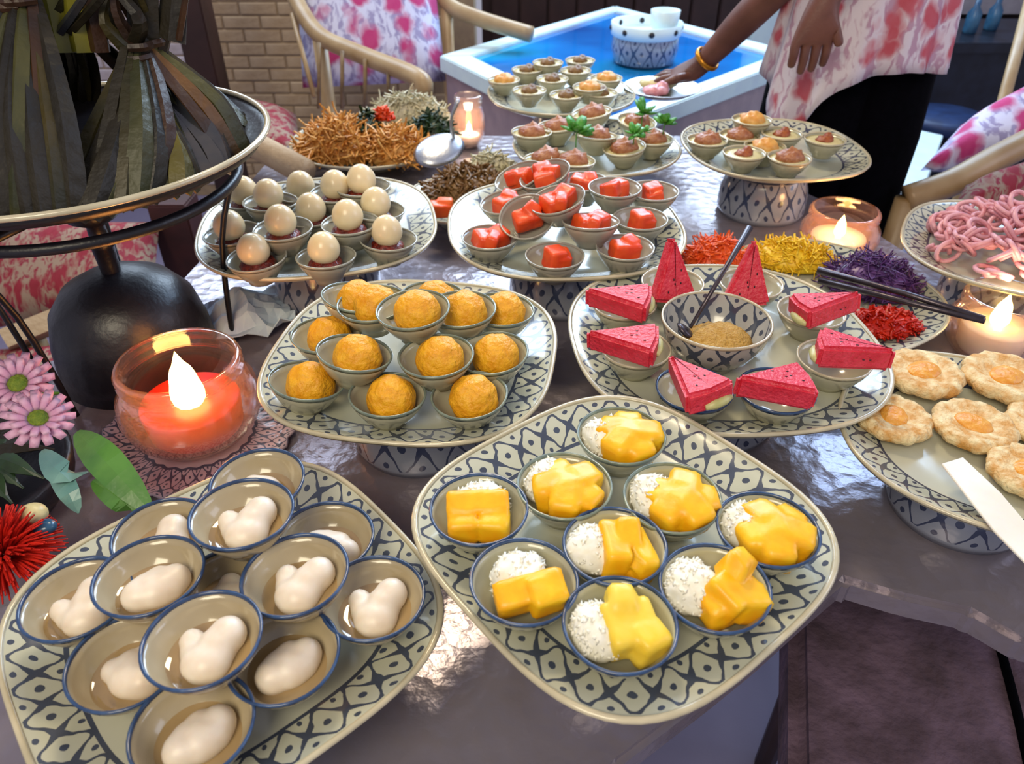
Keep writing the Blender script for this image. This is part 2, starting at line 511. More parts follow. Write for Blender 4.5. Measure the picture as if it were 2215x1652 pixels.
# ------------------------------------------------------------------ room shell
ZT = .75
fl = struct(box('floor', (-3.2, -1.2, -.05), (3.4, 4.6, 0), M['lav'], bev=0))
wl = struct(box('wall_left', (-3.2, 3.292, 0), (-.15, 3.5, 1.9), M['mortar'], bev=0))
bw, bh = .150, .050
bmh = bpy.data.meshes.new('brick')
bb = bmesh.new(); bmesh.ops.create_cube(bb, size=1)
for v in bb.verts: v.co = Vector((v.co.x * (bw - .006), v.co.y * .03, v.co.z * (bh - .006)))
bmesh.ops.bevel(bb, geom=bb.edges, offset=.004, segments=1, affect='EDGES'); bb.to_mesh(bmh); bb.free(); bmh.materials.append(M['brickw'])
bmp = bmh.copy(); bmp.materials.clear(); bmp.materials.append(M['brickp'])
nb = 0
for r_ in range(21):
    for c_ in range(14):
        x = -2.35 + c_ * bw + (bw / 2 if r_ % 2 else 0); z = .05 + r_ * bh + bh / 2
        if x > -.22: continue
        o = bpy.data.objects.new('brick', bmp if x < -1.25 else bmh); C.objects.link(o); o.parent = wl
        o.location = (x, 3.300 + random.uniform(-.002, .002), z); nb += 1
# dark panelled wall behind the white framed table
wb = struct(box('wall_back', (-.15, 4.12, 0), (3.4, 4.3, 1.9), M['wood'], bev=0))
for i in range(14):
    box('plank', (0, 0, 0), (.13, .025, 1.85), M['wood'], wb, .006, 0, (-.1 + i * .14, 4.09, 0))
t1 = struct(box('trim_1', (1.16, 3.98, 0), (1.42, 4.08, 1.9), M['whitewood'], bev=.01))
wr = struct(box('wall_right', (2.02, 4.0, .62), (3.3, 4.1, 1.9), M['plaster'], bev=0))
# ------------------------------------------------------------------ banquet table
tp = [(-260, 1010), (-60, 860), (330, 668), (430, 560), (520, 410), (600, 320), (700, 292), (1480, 292), (1800, 440), (1965, 545), (2450, 560),
      (2900, 1000), (2600, 1470), (2215, 1388), (2100, 1322), (1960, 1292), (1830, 1254), (1740, 1330), (1640, 1420), (1540, 1500), (1340, 1652), (1150, 1840), (600, 2200), (-1200, 2200), (-900, 1300)]
poly = [at(x, y, ZT) for x, y in tp]
bt = empty('banquet_table', (0, .7, 0), 'long silvery hammered metal banquet table carrying all the food platters', 'table')
bt.location = (0, 0, 0)
prism('tabletop', poly, ZT - .035, ZT, M['table'], bt, .006)
for x, y in ((-.55, .75), (.5, 1.15), (-.2, 1.3), (-.4, .05), (.95, .75)):
    tube('leg', [(x, y, 0), (x, y, ZT - .036)], .03, M['black'], bt, 12)


# ------------------------------------------------------------------ platters
def platter(name, x, y, zr, a, rot, n, label, foot=True, fr=.085, dx=0, dy=0, ucount=15, footm='foot', low=0, pm='plate', group=None):
    """low footed dish with a painted sloping border; zr is the height of its edge"""
    g = superell(n)
    root = empty(name, (x, y, ZT), label, 'platter', group, rot)
    h = zr - ZT
    bw_ = .040
    pr = [(.0001, h - .020), (a - bw_ - .03, h - .0195), (a - bw_ - .004, h - .018), (a - bw_, h - .0165), (a - bw_ * .5, h - .0095), (a - .003, h - .0018),
          (a + .001, h - .002), (a, h - .006), (a - .03, h - .020), (a - .055, h - .027), (.0001, h - .028)]
    vp = [-.5, -.2, -.05, 0, .5, 1.02, 1.2, 1.3, 1.4, 1.5, 1.6]
    lathe('dish', pr, M[pm], root, 96, g, ucount, vp)
    lathe('rim', [(a - .0035, h - .0022), (a - .002, h + .0002), (a + .001, h + .0002), (a + .0022, h - .002), (a + .001, h - .0045)], M['edge'], root, 96, g, closed=True)
    if foot:
        z1 = h - .026
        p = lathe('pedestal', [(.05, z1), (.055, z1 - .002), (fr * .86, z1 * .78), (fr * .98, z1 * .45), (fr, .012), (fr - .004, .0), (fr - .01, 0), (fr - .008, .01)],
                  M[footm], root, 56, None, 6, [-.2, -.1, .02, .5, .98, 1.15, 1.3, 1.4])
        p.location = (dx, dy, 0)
    return root


PL = {
    'A': (-.235, .392, .86, .156, R(41), 3.2), 'B': (.092, .449, .90, .154, R(39), 3.3), 'C': (-.115, .740, .88, .164, R(82), 2.8),
    'F': (.256, .780, .873, .183, R(5), 2.5), 'D': (.081, 1.09, .88, .178, R(5), 2.5), 'E': (-.298, 1.093, .88, .178, R(11), 2.6),
    'J': (.494, 1.428, .88, .165, R(6), 2.5), 'K': (.111, 1.785, .88, .165, R(8), 2.2), 'H': (.765, 1.05, .86, .16, R(61), 2.6), 'G': (.502, .613, .86, .147, R(61), 2.3),
}
plabel = {
    'A': ('dumpling_platter', 'squarish blue and white porcelain platter holding the bowls of white dumplings, front left'),
    'B': ('mango_platter', 'squarish blue and white porcelain platter holding the mango and sticky rice, front centre'),
    'C': ('ball_platter', 'blue and white porcelain platter holding the golden yellow balls, beside the big candle'),
    'F': ('watermelon_platter', 'blue and white porcelain platter holding watermelon wedges around a dip bowl'),
    'D': ('papaya_platter', 'blue and white porcelain platter heaped with bowls of orange red papaya'),
    'E': ('rice_ball_platter', 'blue and white porcelain platter with bowls of cream balls on red filling'),
    'J': ('tartlet_platter', 'blue and white platter on tall foot with custard cups, beside the black trousers'),
    'K': ('canape_platter', 'round platter with small topped cups at the back, before the blue tabletop'),
    'H': ('ham_platter', 'platter piled with pink rolls at the right edge behind the glass candles'),
    'G': ('pastry_platter', 'blue and white footed platter with flat round pastries at the right edge'),
}
for k, (x, y, z, a, r_, n_) in PL.items():
    kw = {}
    if k == 'B': kw = dict(footm='footblue', fr=.085, ucount=15)
    if k == 'A': kw = dict(ucount=15)
    if k == 'C': kw = dict(ucount=15)
    if k == 'G': kw = dict(fr=.075)
    if k == 'K': kw = dict(fr=.065)
    platter(plabel[k][0], x, y, z, a, r_, n_, plabel[k][1], True, **kw)

# ------------------------------------------------------------------ small bowls
BP = [(.0001, 0.0025), (.015, .0025), (.016, 0), (.019, 0), (.0195, .004), (.0295, .014), (.0375, .027), (.0402, .0355), (.0393, .0362), (.0368, .028), (.028, .0155), (.013, .0088), (.0001, .0082)]
RP = [(.0399, .0322), (.0413, .0366), (.0400, .0374), (.0388, .0366), (.0386, .0345)]
bowl_protos = {}


def bowl_proto(kind):
    if kind in bowl_protos: return bowl_protos[kind]
    body, rim, liquid = {'egg': ('porctan', 'blue', 'syrup'), 'blue': ('porc', 'blue', None), 'green': ('porc', 'green', None), 'grey': ('porcgrey', 'porcgrey', None),
                         'red': ('porcgrey', 'edge', 'redsyr'), 'white': ('porc', 'edge', None)}[kind]
    a = lathe_data(BP, 40); b = lathe_data(RP, 40, closed=True)
    d = []
    for nm, q, mm in (('body', a, body), ('rim', b, rim)):
        me = bpy.data.meshes.new(nm); me.from_pydata(q[0], [], q[1]); me.polygons.foreach_set('use_smooth', [True] * len(me.polygons)); me.materials.append(M[mm]); d.append((nm, me))
    if liquid:
        q = lathe_data([(.0001, .0165), (.02, .0165), (.0292, .0168), (.0305, .0178)] if kind == 'egg' else [(.0001, .017), (.014, .0165), (.024, .0150), (.0255, .0133)], 40)
        me = bpy.data.meshes.new('syrup'); me.from_pydata(q[0], [], q[1]); me.polygons.foreach_set('use_smooth', [True] * len(me.polygons)); me.materials.append(M[liquid]); d.append(('syrup', me))
    bowl_protos[kind] = d
    return d


def bowl(px, py, zr, kind, label, group, tilt=0, tdir=0, rz=0, s=1.0):
    """bowl whose rim centre is seen at px, py on the level zr; returns its matrix and the bowl"""
    c = at(px, py, zr)
    q = Matrix.Rotation(R(tdir), 4, 'Z') @ Matrix.Rotation(R(tilt), 4, 'Y') @ Matrix.Rotation(R(-tdir) + rz, 4, 'Z')
    base = c - (q.to_3x3() @ Vector((0, 0, .036 * s)))
    root = empty('small_bowl', base, label, 'bowl', group)
    root.rotation_euler = q.to_euler(); root.scale = (s, s, s)
    for nm, me in bowl_proto(kind):
        o = bpy.data.objects.new(nm, me); C.objects.link(o); o.parent = root
    mm = Matrix.Translation(base) @ q @ Matrix.Scale(s, 4)
    return root, mm


def food(name, me_parts, mw, label, cat, group, off=(0, 0, 0), rz=0, s=1.0):
    """a helping placed in a bowl; me_parts is one mesh, or a list of (part name, mesh)"""
    m4 = mw @ Matrix.Translation(off) @ Matrix.Rotation(rz, 4, 'Z') @ Matrix.Scale(s, 4)
    if isinstance(me_parts, list):
        o = bpy.data.objects.new(name, None); o.empty_display_size = .01; C.objects.link(o)
        for nm, me in me_parts:
            p = bpy.data.objects.new(nm, me); C.objects.link(p); p.parent = o
    else:
        o = bpy.data.objects.new(name, me_parts); C.objects.link(o)
    o.matrix_world = m4
    l, q, sc = m4.decompose(); o.location = l; o.rotation_euler = q.to_euler(); o.scale = sc
    return tag(o, label, cat, group)


def mk(name, data, m, smooth=True):
    me = bpy.data.meshes.new(name); me.from_pydata([tuple(v) for v in data[0]], [], data[1])
    if smooth: me.polygons.foreach_set('use_smooth', [True] * len(me.polygons))
    me.materials.append(M[m]); return me


# --- dumplings: two soft lobes with a notch
dump = []
for i, (lo) in enumerate((
        [sph((0, -.007, 0), .0140, (1.1, 1, .85)), sph((.009, .011, .003), .0118), sph((.004, .003, .001), .0125), sph((-.0135, .008, 0), .0080), sph((-.010, 0, -.001), .0085)],
        [sph((0, 0, 0), .0150, (1.35, 1, .8)), sph((.013, .004, 0), .0105), sph((.003, .009, .001), .008), sph((-.012, -.002, 0), .011)],
        [sph((0, 0, 0), .0145, (1.1, 1.2, .8)), sph((-.012, .006, 0), .008), sph((.010, .012, 0), .0085), sph((.006, -.008, 0), .011)])):
    dump.append(mk('dumpling', star(lo, (0, 0, 0), .05, 4, .0025, .0006, 70, i), 'dump'))
dumpA = [  # px, py, tier, shape, turn, place
    (556, 1040, 1.3, 2, 200, 'highest at the rear of the dumpling platter, half covered'),
    (523, 1108, 2.2, 0, 10, 'standing on top at the rear of the dumpling platter'),
    (350, 1152, .3, 0, 40, 'rear left on the dumpling platter, behind the stacked ones'),
    (322, 1242, 1.4, 1, 25, 'stacked left of middle on the dumpling platter'),
    (165, 1292, .5, 0, 30, 'at the far left edge of the dumpling platter'),
    (704, 1160, .2, 1, 330, 'rear right on the dumpling platter, partly covered'),
    (638, 1240, 1.4, 0, 350, 'stacked right of middle on the dumpling platter'),
    (806, 1290, .3, 0, 0, 'at the far right of the dumpling platter'),
    (490, 1272, -.1, 2, 60, 'nearly hidden in the middle of the dumpling platter'),
    (272, 1428, .3, 2, 20, 'left in the front row of the dumpling platter'),
    (437, 1380, 1.7, 0, 0, 'stacked front middle, topmost over the front row of dumplings'),
    (612, 1414, .3, 1, 30, 'right in the front row of the dumpling platter'),
    (416, 1568, .2, 1, 35, 'nearest the camera on the dumpling platter, cut by the frame')]
for px, py, t, sh, rz, wh in dumpA:
    b, mw = bowl(px, py, .884 + .022 * t, 'egg', 'blue-rimmed tan bowl with syrup ' + wh, 'dumpling bowls', random.uniform(-3, 3), random.uniform(0, 360))
    o = food('dumpling', dump[sh], mw, 'white dumpling in the bowl ' + wh, 'dumpling', 'white dumplings in syrup', (.002, -.001, .0205), R(rz), 1.12)

# --- mango and rice
mg = []


def petals(k, r0, h, tz, seed, top=True):
    rs = random.Random(seed); L = []
    for i in range(k):
        a = 2 * math.pi * i / k + rs.uniform(-.15, .15)
        L.append(rbox((r0 * math.cos(a), r0 * math.sin(a), rs.uniform(-.001, .002)), h, .0042, (0, R(tz), a)))
    if top: L.append(rbox((0, 0, .005), (.010, .010, .011), .003, (0, .2, seed)))
    return L


mg.append(mk('mango', star(petals(5, .0145, (.0125, .0122, .0135), 12, 1), (0, 0, -.002), .05, 4, .0009, .0004, 90, 1), 'mango'))
mg.append(mk('mango', star([rbox((0, 0, 0), (.027, .0115, .012), .003, (.3, -.12, .25)), rbox((.012, -.003, .002), (.014, .012, .012), .003, (.2, 0, .4))], (0, 0, 0), .05, 4, .001, .0004, 90, 2), 'mango'))
mg.append(mk('mango', star([rbox((-.011, -.008, -.003), (.0115, .009, .012), .003, (.1, 0, .1)), rbox((.013, -.008, -.003), (.0115, .009, .012), .003, (.1, 0, -.1)), rbox((0, .007, .004), (.024, .010, .011), .003, (.35, 0, .05))], (0, 0, 0), .05, 4, .0008, .0004, 90, 3), 'mango'))
mg.append(mk('mango', star([rbox((0, 0, 0), (.017, .014, .015), .003, (.3, .2, .75)), rbox((.006, .014, .013), (.009, .009, .012), .0025, (.3, .3, .7)), rbox((.013, -.006, -.002), (.011, .010, .012), .003, (0, .3, .2)), rbox((-.010, -.010, -.003), (.010, .010, .011), .003, (0, 0, .4))], (0, 0, 0), .05, 4, .001, .0004, 90, 4), 'mango'))
mg.append(mk('mango', star([rbox((0, 0, 0), (.018, .016, .013), .004, (.2, .1, .3)), rbox((-.004, .014, .010), (.0095, .010, .010), .004, (.2, .1, .1)), rbox((.012, -.010, -.002), (.012, .010, .013), .004, (.1, .2, .5))], (0, 0, 0), .05, 4, .0022, .0006, 80, 5), 'mangopale'))
mg.append(mk('mango', star([rbox((-.008, 0, 0), (.0095, .019, .014), .003, (0, .15, .1)), rbox((.010, -.003, -.002), (.0085, .019, .012), .003, (0, .3, .25)), rbox((.003, .008, .006), (.009, .012, .011), .003, (.4, .1, 0))], (0, 0, 0), .05, 4, .001, .0004, 90, 6), 'mango'))


def rice_mesh(seed):
    rs = random.Random(seed)
    v, f = star([sph((0, 0, 0), .0185, (1.05, 1, .82)), sph((.006, .008, .003), .011), sph((-.009, .002, .002), .010)], (0, 0, 0), .05, 4, .004, .0016, 130, seed)
    v = list(v); f = list(f)
    g0 = [Vector((math.cos(a) * .0014, math.sin(a) * .0014, 0)) for a in (0, 2.1, 4.2)]
    n0 = len(v)
    for i in range(230):
        p = Vector(v[rs.randrange(n0)])
        if p.z < -.004: continue
        ax = Vector((rs.gauss(0, 1), rs.gauss(0, 1), rs.gauss(0, 1))).normalized(); q = ax.to_track_quat('Z', 'Y').to_matrix()
        b = len(v)
        v.append(p + ax * .0028); v.append(p - ax * .0028)
        for g in g0: v.append(p + q @ g)
        for k in range(3):
            f.append((b, b + 2 + (k + 1) % 3, b + 2 + k) if False else (b, b + 2 + k, b + 2 + (k + 1) % 3)); f.append((b + 1, b + 2 + (k + 1) % 3, b + 2 + k))
    return mk('sticky_rice', (v, f), 'rice')


ricem = [rice_mesh(i) for i in range(3)]
mangoB = [  # px,py,kind, mango offset, turn, rice offset, place
    (1344, 940, 'green', 0, (.007, -.002), 10, (-.013, .005), 'at the rear tip of the mango platter'),
    (1221, 1048, 'green', 0, (.003, -.003), 40, (-.012, .010), 'rear left of centre on the mango platter'),
    (1454, 1074, 'green', 0, (.007, -.004), 80, (-.012, .006), 'rear right of centre on the mango platter'),
    (1036, 1098, 'blue', 2, (-.001, -.005), 0, (.004, .012), 'at the left tip of the mango platter'),
    (1330, 1178, 'blue', 5, (.007, -.001), 0, (-.016, .003), 'in the middle of the mango platter'),
    (1661, 1142, 'blue', 0, (.004, -.004), 120, (-.012, .010), 'at the right tip of the mango platter'),
    (1134, 1254, 'blue', 1, (.004, -.010), 0, (-.004, .009), 'front left with a single slab, on the mango platter'),
    (1546, 1268, 'blue', 3, (.010, -.004), 0, (-.015, .006), 'front right with a pointed block, on the mango platter'),
    (1341, 1347, 'blue', 4, (.006, -.001), 0, (-.014, -.001), 'nearest the camera with paler fruit, on the mango platter')]
for i, (px, py, kd, mi, mo, mr, ro, wh) in enumerate(mangoB):
    b, mw = bowl(px, py, .922, kd, kd + '-rimmed white bowl ' + wh, 'mango bowls', random.uniform(-2, 2), 30 * i)
    food('sticky_rice', ricem[i % 3], mw, 'mound of white sticky rice in the bowl ' + wh.replace(', on the mango platter', ''), 'rice', 'sticky rice mounds', (ro[0], ro[1], .027), R(40 * i), 1.14)
    food('mango_slices', mg[mi], mw, ('pale' if mi == 4 else 'bright') + ' yellow mango in the bowl ' + wh.replace(', on the mango platter', ''), 'mango', 'cut mangoes', (mo[0], mo[1], .031 if mi != 1 else .034), R(mr), 1.08 if mi != 1 else .98)

# --- golden balls
yb = []
for i in range(4):
    def crease(p, i=i):
        a = np.arctan2(p[:, 1], p[:, 0]); rr = np.linalg.norm(p, axis=1)
        return rr - .0262 + .0007 * np.abs(np.sin(a * 4 + i + p[:, 2] * 90)) ** .5
    yb.append(mk('golden_ball', star([crease], (0, 0, 0), .05, 4, .003, .0016, 90, i * 3), 'yball'))
ballC = [
    (664, 822, 0, 'front left on the golden ball platter'), (838, 852, 0, 'front middle on the golden ball platter'), (1015, 853, 0, 'front right on the golden ball platter'),
    (767, 762, 1, 'stacked left in the second row of golden balls'), (943, 768, 1, 'stacked right in the second row of golden balls'), (1064, 762, .4, 'right in the middle row of golden balls'),
    (705, 722, .2, 'at the left, half hidden behind the second row'), (770, 642, 1.2, 'rearmost left of the golden balls, tilted'),
    (805, 655, 1.5, 'left of the topmost golden ball'), (893, 668, 2.1, 'at the very top of the golden ball stack'),
    (997, 667, 1.3, 'right of the topmost golden ball'), (1083, 668, .6, 'rearmost right of the golden balls'), (935, 642, .6, 'peeping out behind the top of the stack')]
for i, (px, py, t, wh) in enumerate(ballC):
    b, mw = bowl(px, py, .899 + .026 * t, 'green', 'grey-green rimmed white bowl ' + wh, 'golden ball bowls', 12 if i in (7, 3, 0) else random.uniform(-4, 4), 30, 0, .98)
    food('golden_ball', yb[i % 4], mw, 'lumpy golden yellow ball in the bowl ' + wh, 'dessert', 'golden yellow balls', (.004, 0, .030), i * 1.3, 1.02)

# --- cream balls on red filling
wbm = mk('ball', star([sph((0, 0, 0), .0225, (1, 1, .96)), sph((0, 0, .011), .0115)], (0, 0, 0), .05, 4, .012), 'ball')
redm = mk('filling', star([sph((0, 0, 0), .024, (1, 1, .42)), sph((.009, -.006, 0), .013, (1, 1, .5))], (0, 0, 0), .05, 4, .005, .0022, 140, 4), 'redsyr')
whiteE = [
    (500, 500, .2, 'leftmost of the cream balls'), (553, 552, 0, 'front left of the cream balls'), (703, 550, 0, 'front right of the cream balls'),
    (610, 490, 1, 'stacked middle left of the cream balls'), (755, 478, .9, 'stacked middle right of the cream balls'), (838, 512, .1, 'rightmost front of the cream balls'),
    (583, 432, .8, 'second in the rear left row of cream balls'), (530, 424, .4, 'outermost in the rear left row of cream balls'), (653, 412, .3, 'smallest looking, far back middle of cream balls'),
    (676, 462, .5, 'centre of the cream balls'), (814, 450, .7, 'right side middle row of cream balls'), (727, 412, 1.1, 'rear, left of the highest cream ball'), (784, 400, 1.5, 'highest and rearmost cream ball')]
for i, (px, py, t, wh) in enumerate(whiteE):
    wh2 = wh
    b, mw = bowl(px + 2, py + 4, .897 + .022 * t, 'grey', 'small grey-white bowl under the ' + wh2.replace('of the cream balls', 'cream ball').replace('of cream balls', 'of cream balls'), 'cream ball bowls', random.uniform(-4, 4), 40 * i)
    food('rice_ball', [('ball', wbm), ('filling', redm)], mw, 'cream ball on dark red filling, ' + wh2, 'dessert', 'cream balls on red filling', (-.002, .001, .046), i, .98)
# lower the filling inside every helping
for me in (redm,):
    for v in me.vertices: v.co.z -= .022

# --- papaya
pa = [mk('papaya', star([rbox((-.008, 0, 0), (.013, .015, .011), .0035, (.1, .2, .2)), rbox((.012, .004, .002), (.012, .013, .011), .0035, (.2, -.2, .5)), rbox((.002, -.01, .004), (.012, .008, .009), .003, (.3, 0, 1.1))], (0, 0, 0), .05, 4, .001, .0008, 80, 2), 'papaya'),
      mk('papaya', star([rbox((0, 0, 0), (.019, .012, .012), .004, (.1, .1, .1)), rbox((.008, .006, .005), (.010, .010, .010), .003, (.3, 0, .6))], (0, 0, 0), .05, 4, .001, .0008, 80, 3), 'papaya'),
      mk('papaya', star([rbox((0, 0, 0), (.012, .012, .014), .003, (.1, .1, .3)), rbox((.010, .002, -.002), (.010, .012, .010), .003, (.3, 0, .1))], (0, 0, 0), .05, 4, .001, .0008, 80, 4), 'papaya')]
papD = [
    (1060, 512, 0, 0, 0, 0, 'front left on the papaya platter'), (1200, 552, 0, 0, 0, 2, 'front middle on the papaya platter'), (1352, 534, 0.1, 0, 0, 1, 'front right on the papaya platter'),
    (1140, 468, 1, 28, 250, 1, 'left of centre, tipped forward, on the papaya platter'), (1278, 478, 1.1, 8, 90, 0, 'right of centre, stacked on the papaya platter'),
    (1385, 472, .3, 0, 0, 2, 'right side of the papaya platter, middle row'), (1205, 430, 1.9, 16, 200, 0, 'topmost in the middle of the papaya heap'),
    (1178, 376, 1.6, 20, 200, 0, 'rear left of the papaya heap, upper of two'), (1122, 380, 1.0, 22, 200, 1, 'rear left of the papaya heap, lower and browner'),
    (1330, 405, 1.2, 0, 0, 1, 'rear right of the papaya heap'), (1412, 412, .6, 0, 0, 2, 'rearmost right on the papaya platter'),
    (1262, 392, .6, 0, 0, 1, 'hidden at the rear middle of the papaya heap'), (1095, 436, .4, 8, 200, 1, 'left side of the papaya platter, middle row')]
for i, (px, py, t, ti, td, sh, wh) in enumerate(papD):
    b, mw = bowl(px, py, .897 + .024 * t, 'grey', 'small grey-white bowl ' + wh, 'papaya bowls', ti, td)
    food('papaya_chunks', pa[sh], mw, 'orange red papaya in the bowl ' + wh, 'papaya', 'papaya helpings', (0, 0, .031), i * 1.1 if i > 5 else .2, 1.1)


# --- watermelon
def wedge_parts():
    L, Wd, T = .078, .058, .027
    bm = bmesh.new(); pts = [(-L * .45, -Wd / 2), (L * .55, 0), (-L * .45, Wd / 2), (-L * .55, 0)]
    pts = [(-L * .43, -Wd / 2), (L * .55, -.002), (L * .55, .002), (-L * .43, Wd / 2), (-L * .48, 0)]
    vv = [bm.verts.new((x, y, -T / 2)) for x, y in pts]; f = bm.faces.new(vv); ex = bmesh.ops.extrude_face_region(bm, geom=[f])
    for v in ex['geom']:
        if isinstance(v, bmesh.types.BMVert): v.co.z = T / 2
    bmesh.ops.recalc_face_normals(bm, faces=bm.faces); bmesh.ops.bevel(bm, geom=bm.edges, offset=.0042, segments=3, affect='EDGES')
    a = bpy.data.meshes.new('flesh'); bm.to_mesh(a); bm.free(); a.materials.append(M['melon'])
    v, fc = tube_data([(-L * .435, -Wd * .40, -.006), (-L * .465, -Wd * .25, -.006), (-L * .475, -.002, -.006), (-L * .465, Wd * .15, -.006)], [.003, .005, .0055, .003], 8)
    b = mk('rind', (v, fc), 'rind')
    vs_, fs = [], []
    rs = random.Random(3); d, f0 = ico(1)
    for i in range(7):
        x = rs.uniform(-.3, .25) * L; y = rs.uniform(-.3, .3) * Wd * (.55 - x / L); z = T / 2 if i < 5 else 0
        if i >= 5: y = -Wd / 2 * (.55 - x / L) / .98 - .001
        bs = len(vs_)
        for q in d: vs_.append((x + q[0] * .0019, y + q[1] * .0011, z + q[2] * .0008))
        fs += [tuple(k + bs for k in t) for t in f0]
    c = mk('seeds', (vs_, fs), 'seed')
    return [('flesh', a), ('rind', b), ('seeds', c)]


wp = wedge_parts()
meF = [  # bowl px,py, wedge centre px,py,z, yaw, pitch, roll
    (1350, 655, 1342, 650, .914, 165, 2, -4, 'rear left on the melon platter, left of the dip bowl'),
    (1375, 752, 1352, 742, .916, 165, 4, -4, 'left side of the melon platter, below the dip bowl'),
    (1502, 840, 1498, 828, .916, 112, 6, -6, 'front left on the melon platter'),
    (1680, 843, 1676, 834, .916, 186, -4, 0, 'front right on the melon platter'),
    (1805, 775, 1840, 762, .920, -20, 0, -6, 'at the right of the melon platter, over its edge'),
    (1755, 672, 1785, 664, .918, 8, -6, -8, 'rear right on the melon platter'),
    (1455, 610, 1453, 590, .925, 100, -66, 0, 'standing upright behind the dip bowl, left one'),
    (1625, 612, 1620, 596, .925, 80, -66, 0, 'standing upright behind the dip bowl, right one')]
for i, (bx, by, wx, wy, z, yaw, pit, rol, wh) in enumerate(meF):
    b, mw = bowl(bx, by, .889, 'blue' if i in (2, 3) else 'white', 'small bowl under the watermelon wedge ' + wh.replace(' on the melon platter', '').replace(' of the melon platter', ''), 'watermelon bowls')
    o = bpy.data.objects.new('watermelon_wedge', None); o.empty_display_size = .02; C.objects.link(o)
    for nm, me in wp:
        p = bpy.data.objects.new(nm, me); C.objects.link(p); p.parent = o
    q = Matrix.Rotation(R(yaw), 4, 'Z') @ Matrix.Rotation(R(pit), 4, 'Y') @ Matrix.Rotation(R(rol), 4, 'X')
    o.location = at(wx, wy, z); o.rotation_euler = q.to_euler(); o.scale = (.98,) * 3
    tag(o, 'pink red watermelon wedge ' + wh, 'watermelon', 'watermelon wedges')

# dip bowl with peanut and spoon
dc = at(1551, 688, .915); zb = .855
db = empty('dip_bowl', (dc.x, dc.y, zb), 'blue patterned dip bowl in the middle of the watermelon platter', 'bowl')
h = .058
lathe('outside', [(.028, 0), (.030, 0), (.031, .006), (.048, .02), (.059, .04), (.0635, h)], M['bowlin'], db, 56, None, 5, [-.3, -.2, -.02, .02, .5, .95])
lathe('inside', [(.0605, h), (.056, .042), (.046, .022), (.028, .010), (.0001, .008)], M['bowlin'], db, 56, None, 5, [.97, .55, .1, -.1, -.3])
lathe('rim', [(.0603, h - .001), (.0612, h + .0022), (.0632, h + .0022), (.0640, h - .001)], M['edge'], db, 56, closed=True)
pv = star([sph((0, 0, 0), .033, (1.25, 1.1, .45)), sph((.006, .006, .004), .022, (1.2, 1, .6))], (0, 0, 0), .07, 4, .006, .003, 160, 2)
o = mesh('ground_peanut', *pv, M['peanut']); o.location = (dc.x + .004, dc.y - .004, zb + .029); tag(o, 'golden ground peanut heaped in the patterned dip bowl', 'peanuts', kind='stuff')
sp0 = Vector((dc.x - .028, dc.y + .004, zb + .045)); sp1 = aty(1622, 492, dc.y + .10)
ss = empty('serving_spoon', sp0, 'dark metal spoon standing in the dip bowl between the melon wedges', 'spoon')
tube('handle', [Vector((0, 0, 0)), (sp1 - sp0) * .5, sp1 - sp0], [.0022, .003, .0045], M['darkmetal'], ss)
v, f = star([sph((0, 0, 0), .012, (1.3, 1, .35))], (0, 0, 0), .03, 3, .002)
q = mesh('scoop', v, f, M['darkmetal'], ss); q.location = (-.004, 0, -.006); q.rotation_euler = (0, R(40), 0)
# small pale flower on the platter
fr = empty('frangipani', at(1622, 745, .862), 'small pale yellow flower lying on the watermelon platter', 'flower')
for i in range(5):
    v, f = star([sph((.008, 0, 0), .0075, (1.2, .8, .3))], (.008, 0, 0), .02, 2, .002)
    p = mesh('petal', v, f, M['yflower'], fr); p.rotation_euler = (0, R(-18), R(72 * i))

# --- pastries
def pastry(px, py, wh, rz, s=1, dz=0):
    root = empty('pastry', at(px, py, .846 + dz), 'round baked pastry with orange filling, ' + wh, 'pastry', 'flat round pastries', R(rz))
    root.scale = (s, s, s)
    for nm, me in pm_: 
        p = bpy.data.objects.new(nm, me); C.objects.link(p); p.parent = root


def pastry_meshes():
    n = 48; rs = random.Random(5)
    prof = [(.0001, .0), (.034, 0), (.041, .004), (.043, .010), (.040, .0155), (.033, .0168), (.022, .0135), (.0001, .0125)]
    v, f, u = lathe_data(prof, n)
    v = [Vector(p) for p in v]
    for p in v:
        a = math.atan2(p.y, p.x); r_ = 1 + .03 * math.sin(9 * a) + .02 * math.sin(17 * a + 1)
        w = noise.noise(p * 90) * .0012
        p.x *= r_; p.y *= r_; p.z += w if p.z > .009 else 0
    a = mk('crust', (v, f), 'pastry')
    q = star([sph((0, 0, .0125), .019, (1, .8, .28)), sph((.008, .005, .013), .010, (1, 1, .4))], (0, 0, .0125), .03, 4, .003, .0012, 200, 3)
    return [('crust', a), ('filling', mk('filling', q, 'pastrytop'))]


pm_ = pastry_meshes()
for px, py, wh, rz, s, dz in ((1990, 822, 'rear left, touching the watermelon platter', 10, 1.05, .004), (2168, 832, 'rear right of the pastry platter', 200, 1.1, .004),
                              (1928, 918, 'leftmost, at the rim of the pastry platter', 60, .93, 0), (2100, 935, 'in the middle of the pastry platter', 120, 1.0, 0),
                              (2262, 935, 'cut by the right frame edge, middle row', 150, 1.0, 0), (2222, 1035, 'nearest the camera, beside the white cake slice', 0, .95, 0)):
    pastry(px, py, wh, rz, s, dz)
c0 = [at(2036, 1004, .866), at(2082, 990, .866), at(2165, 1068, .866), at(2260, 1180, .866), at(2260, 1262, .866), at(2150, 1150, .866)]
o = prism('cake_slicer', [(p.x, p.y) for p in c0], .8645, .8675, M['whitewax'], None, .0008, 1)
tag(o, 'flat white cake slicer lying across the pastry platter', 'cake slicer')


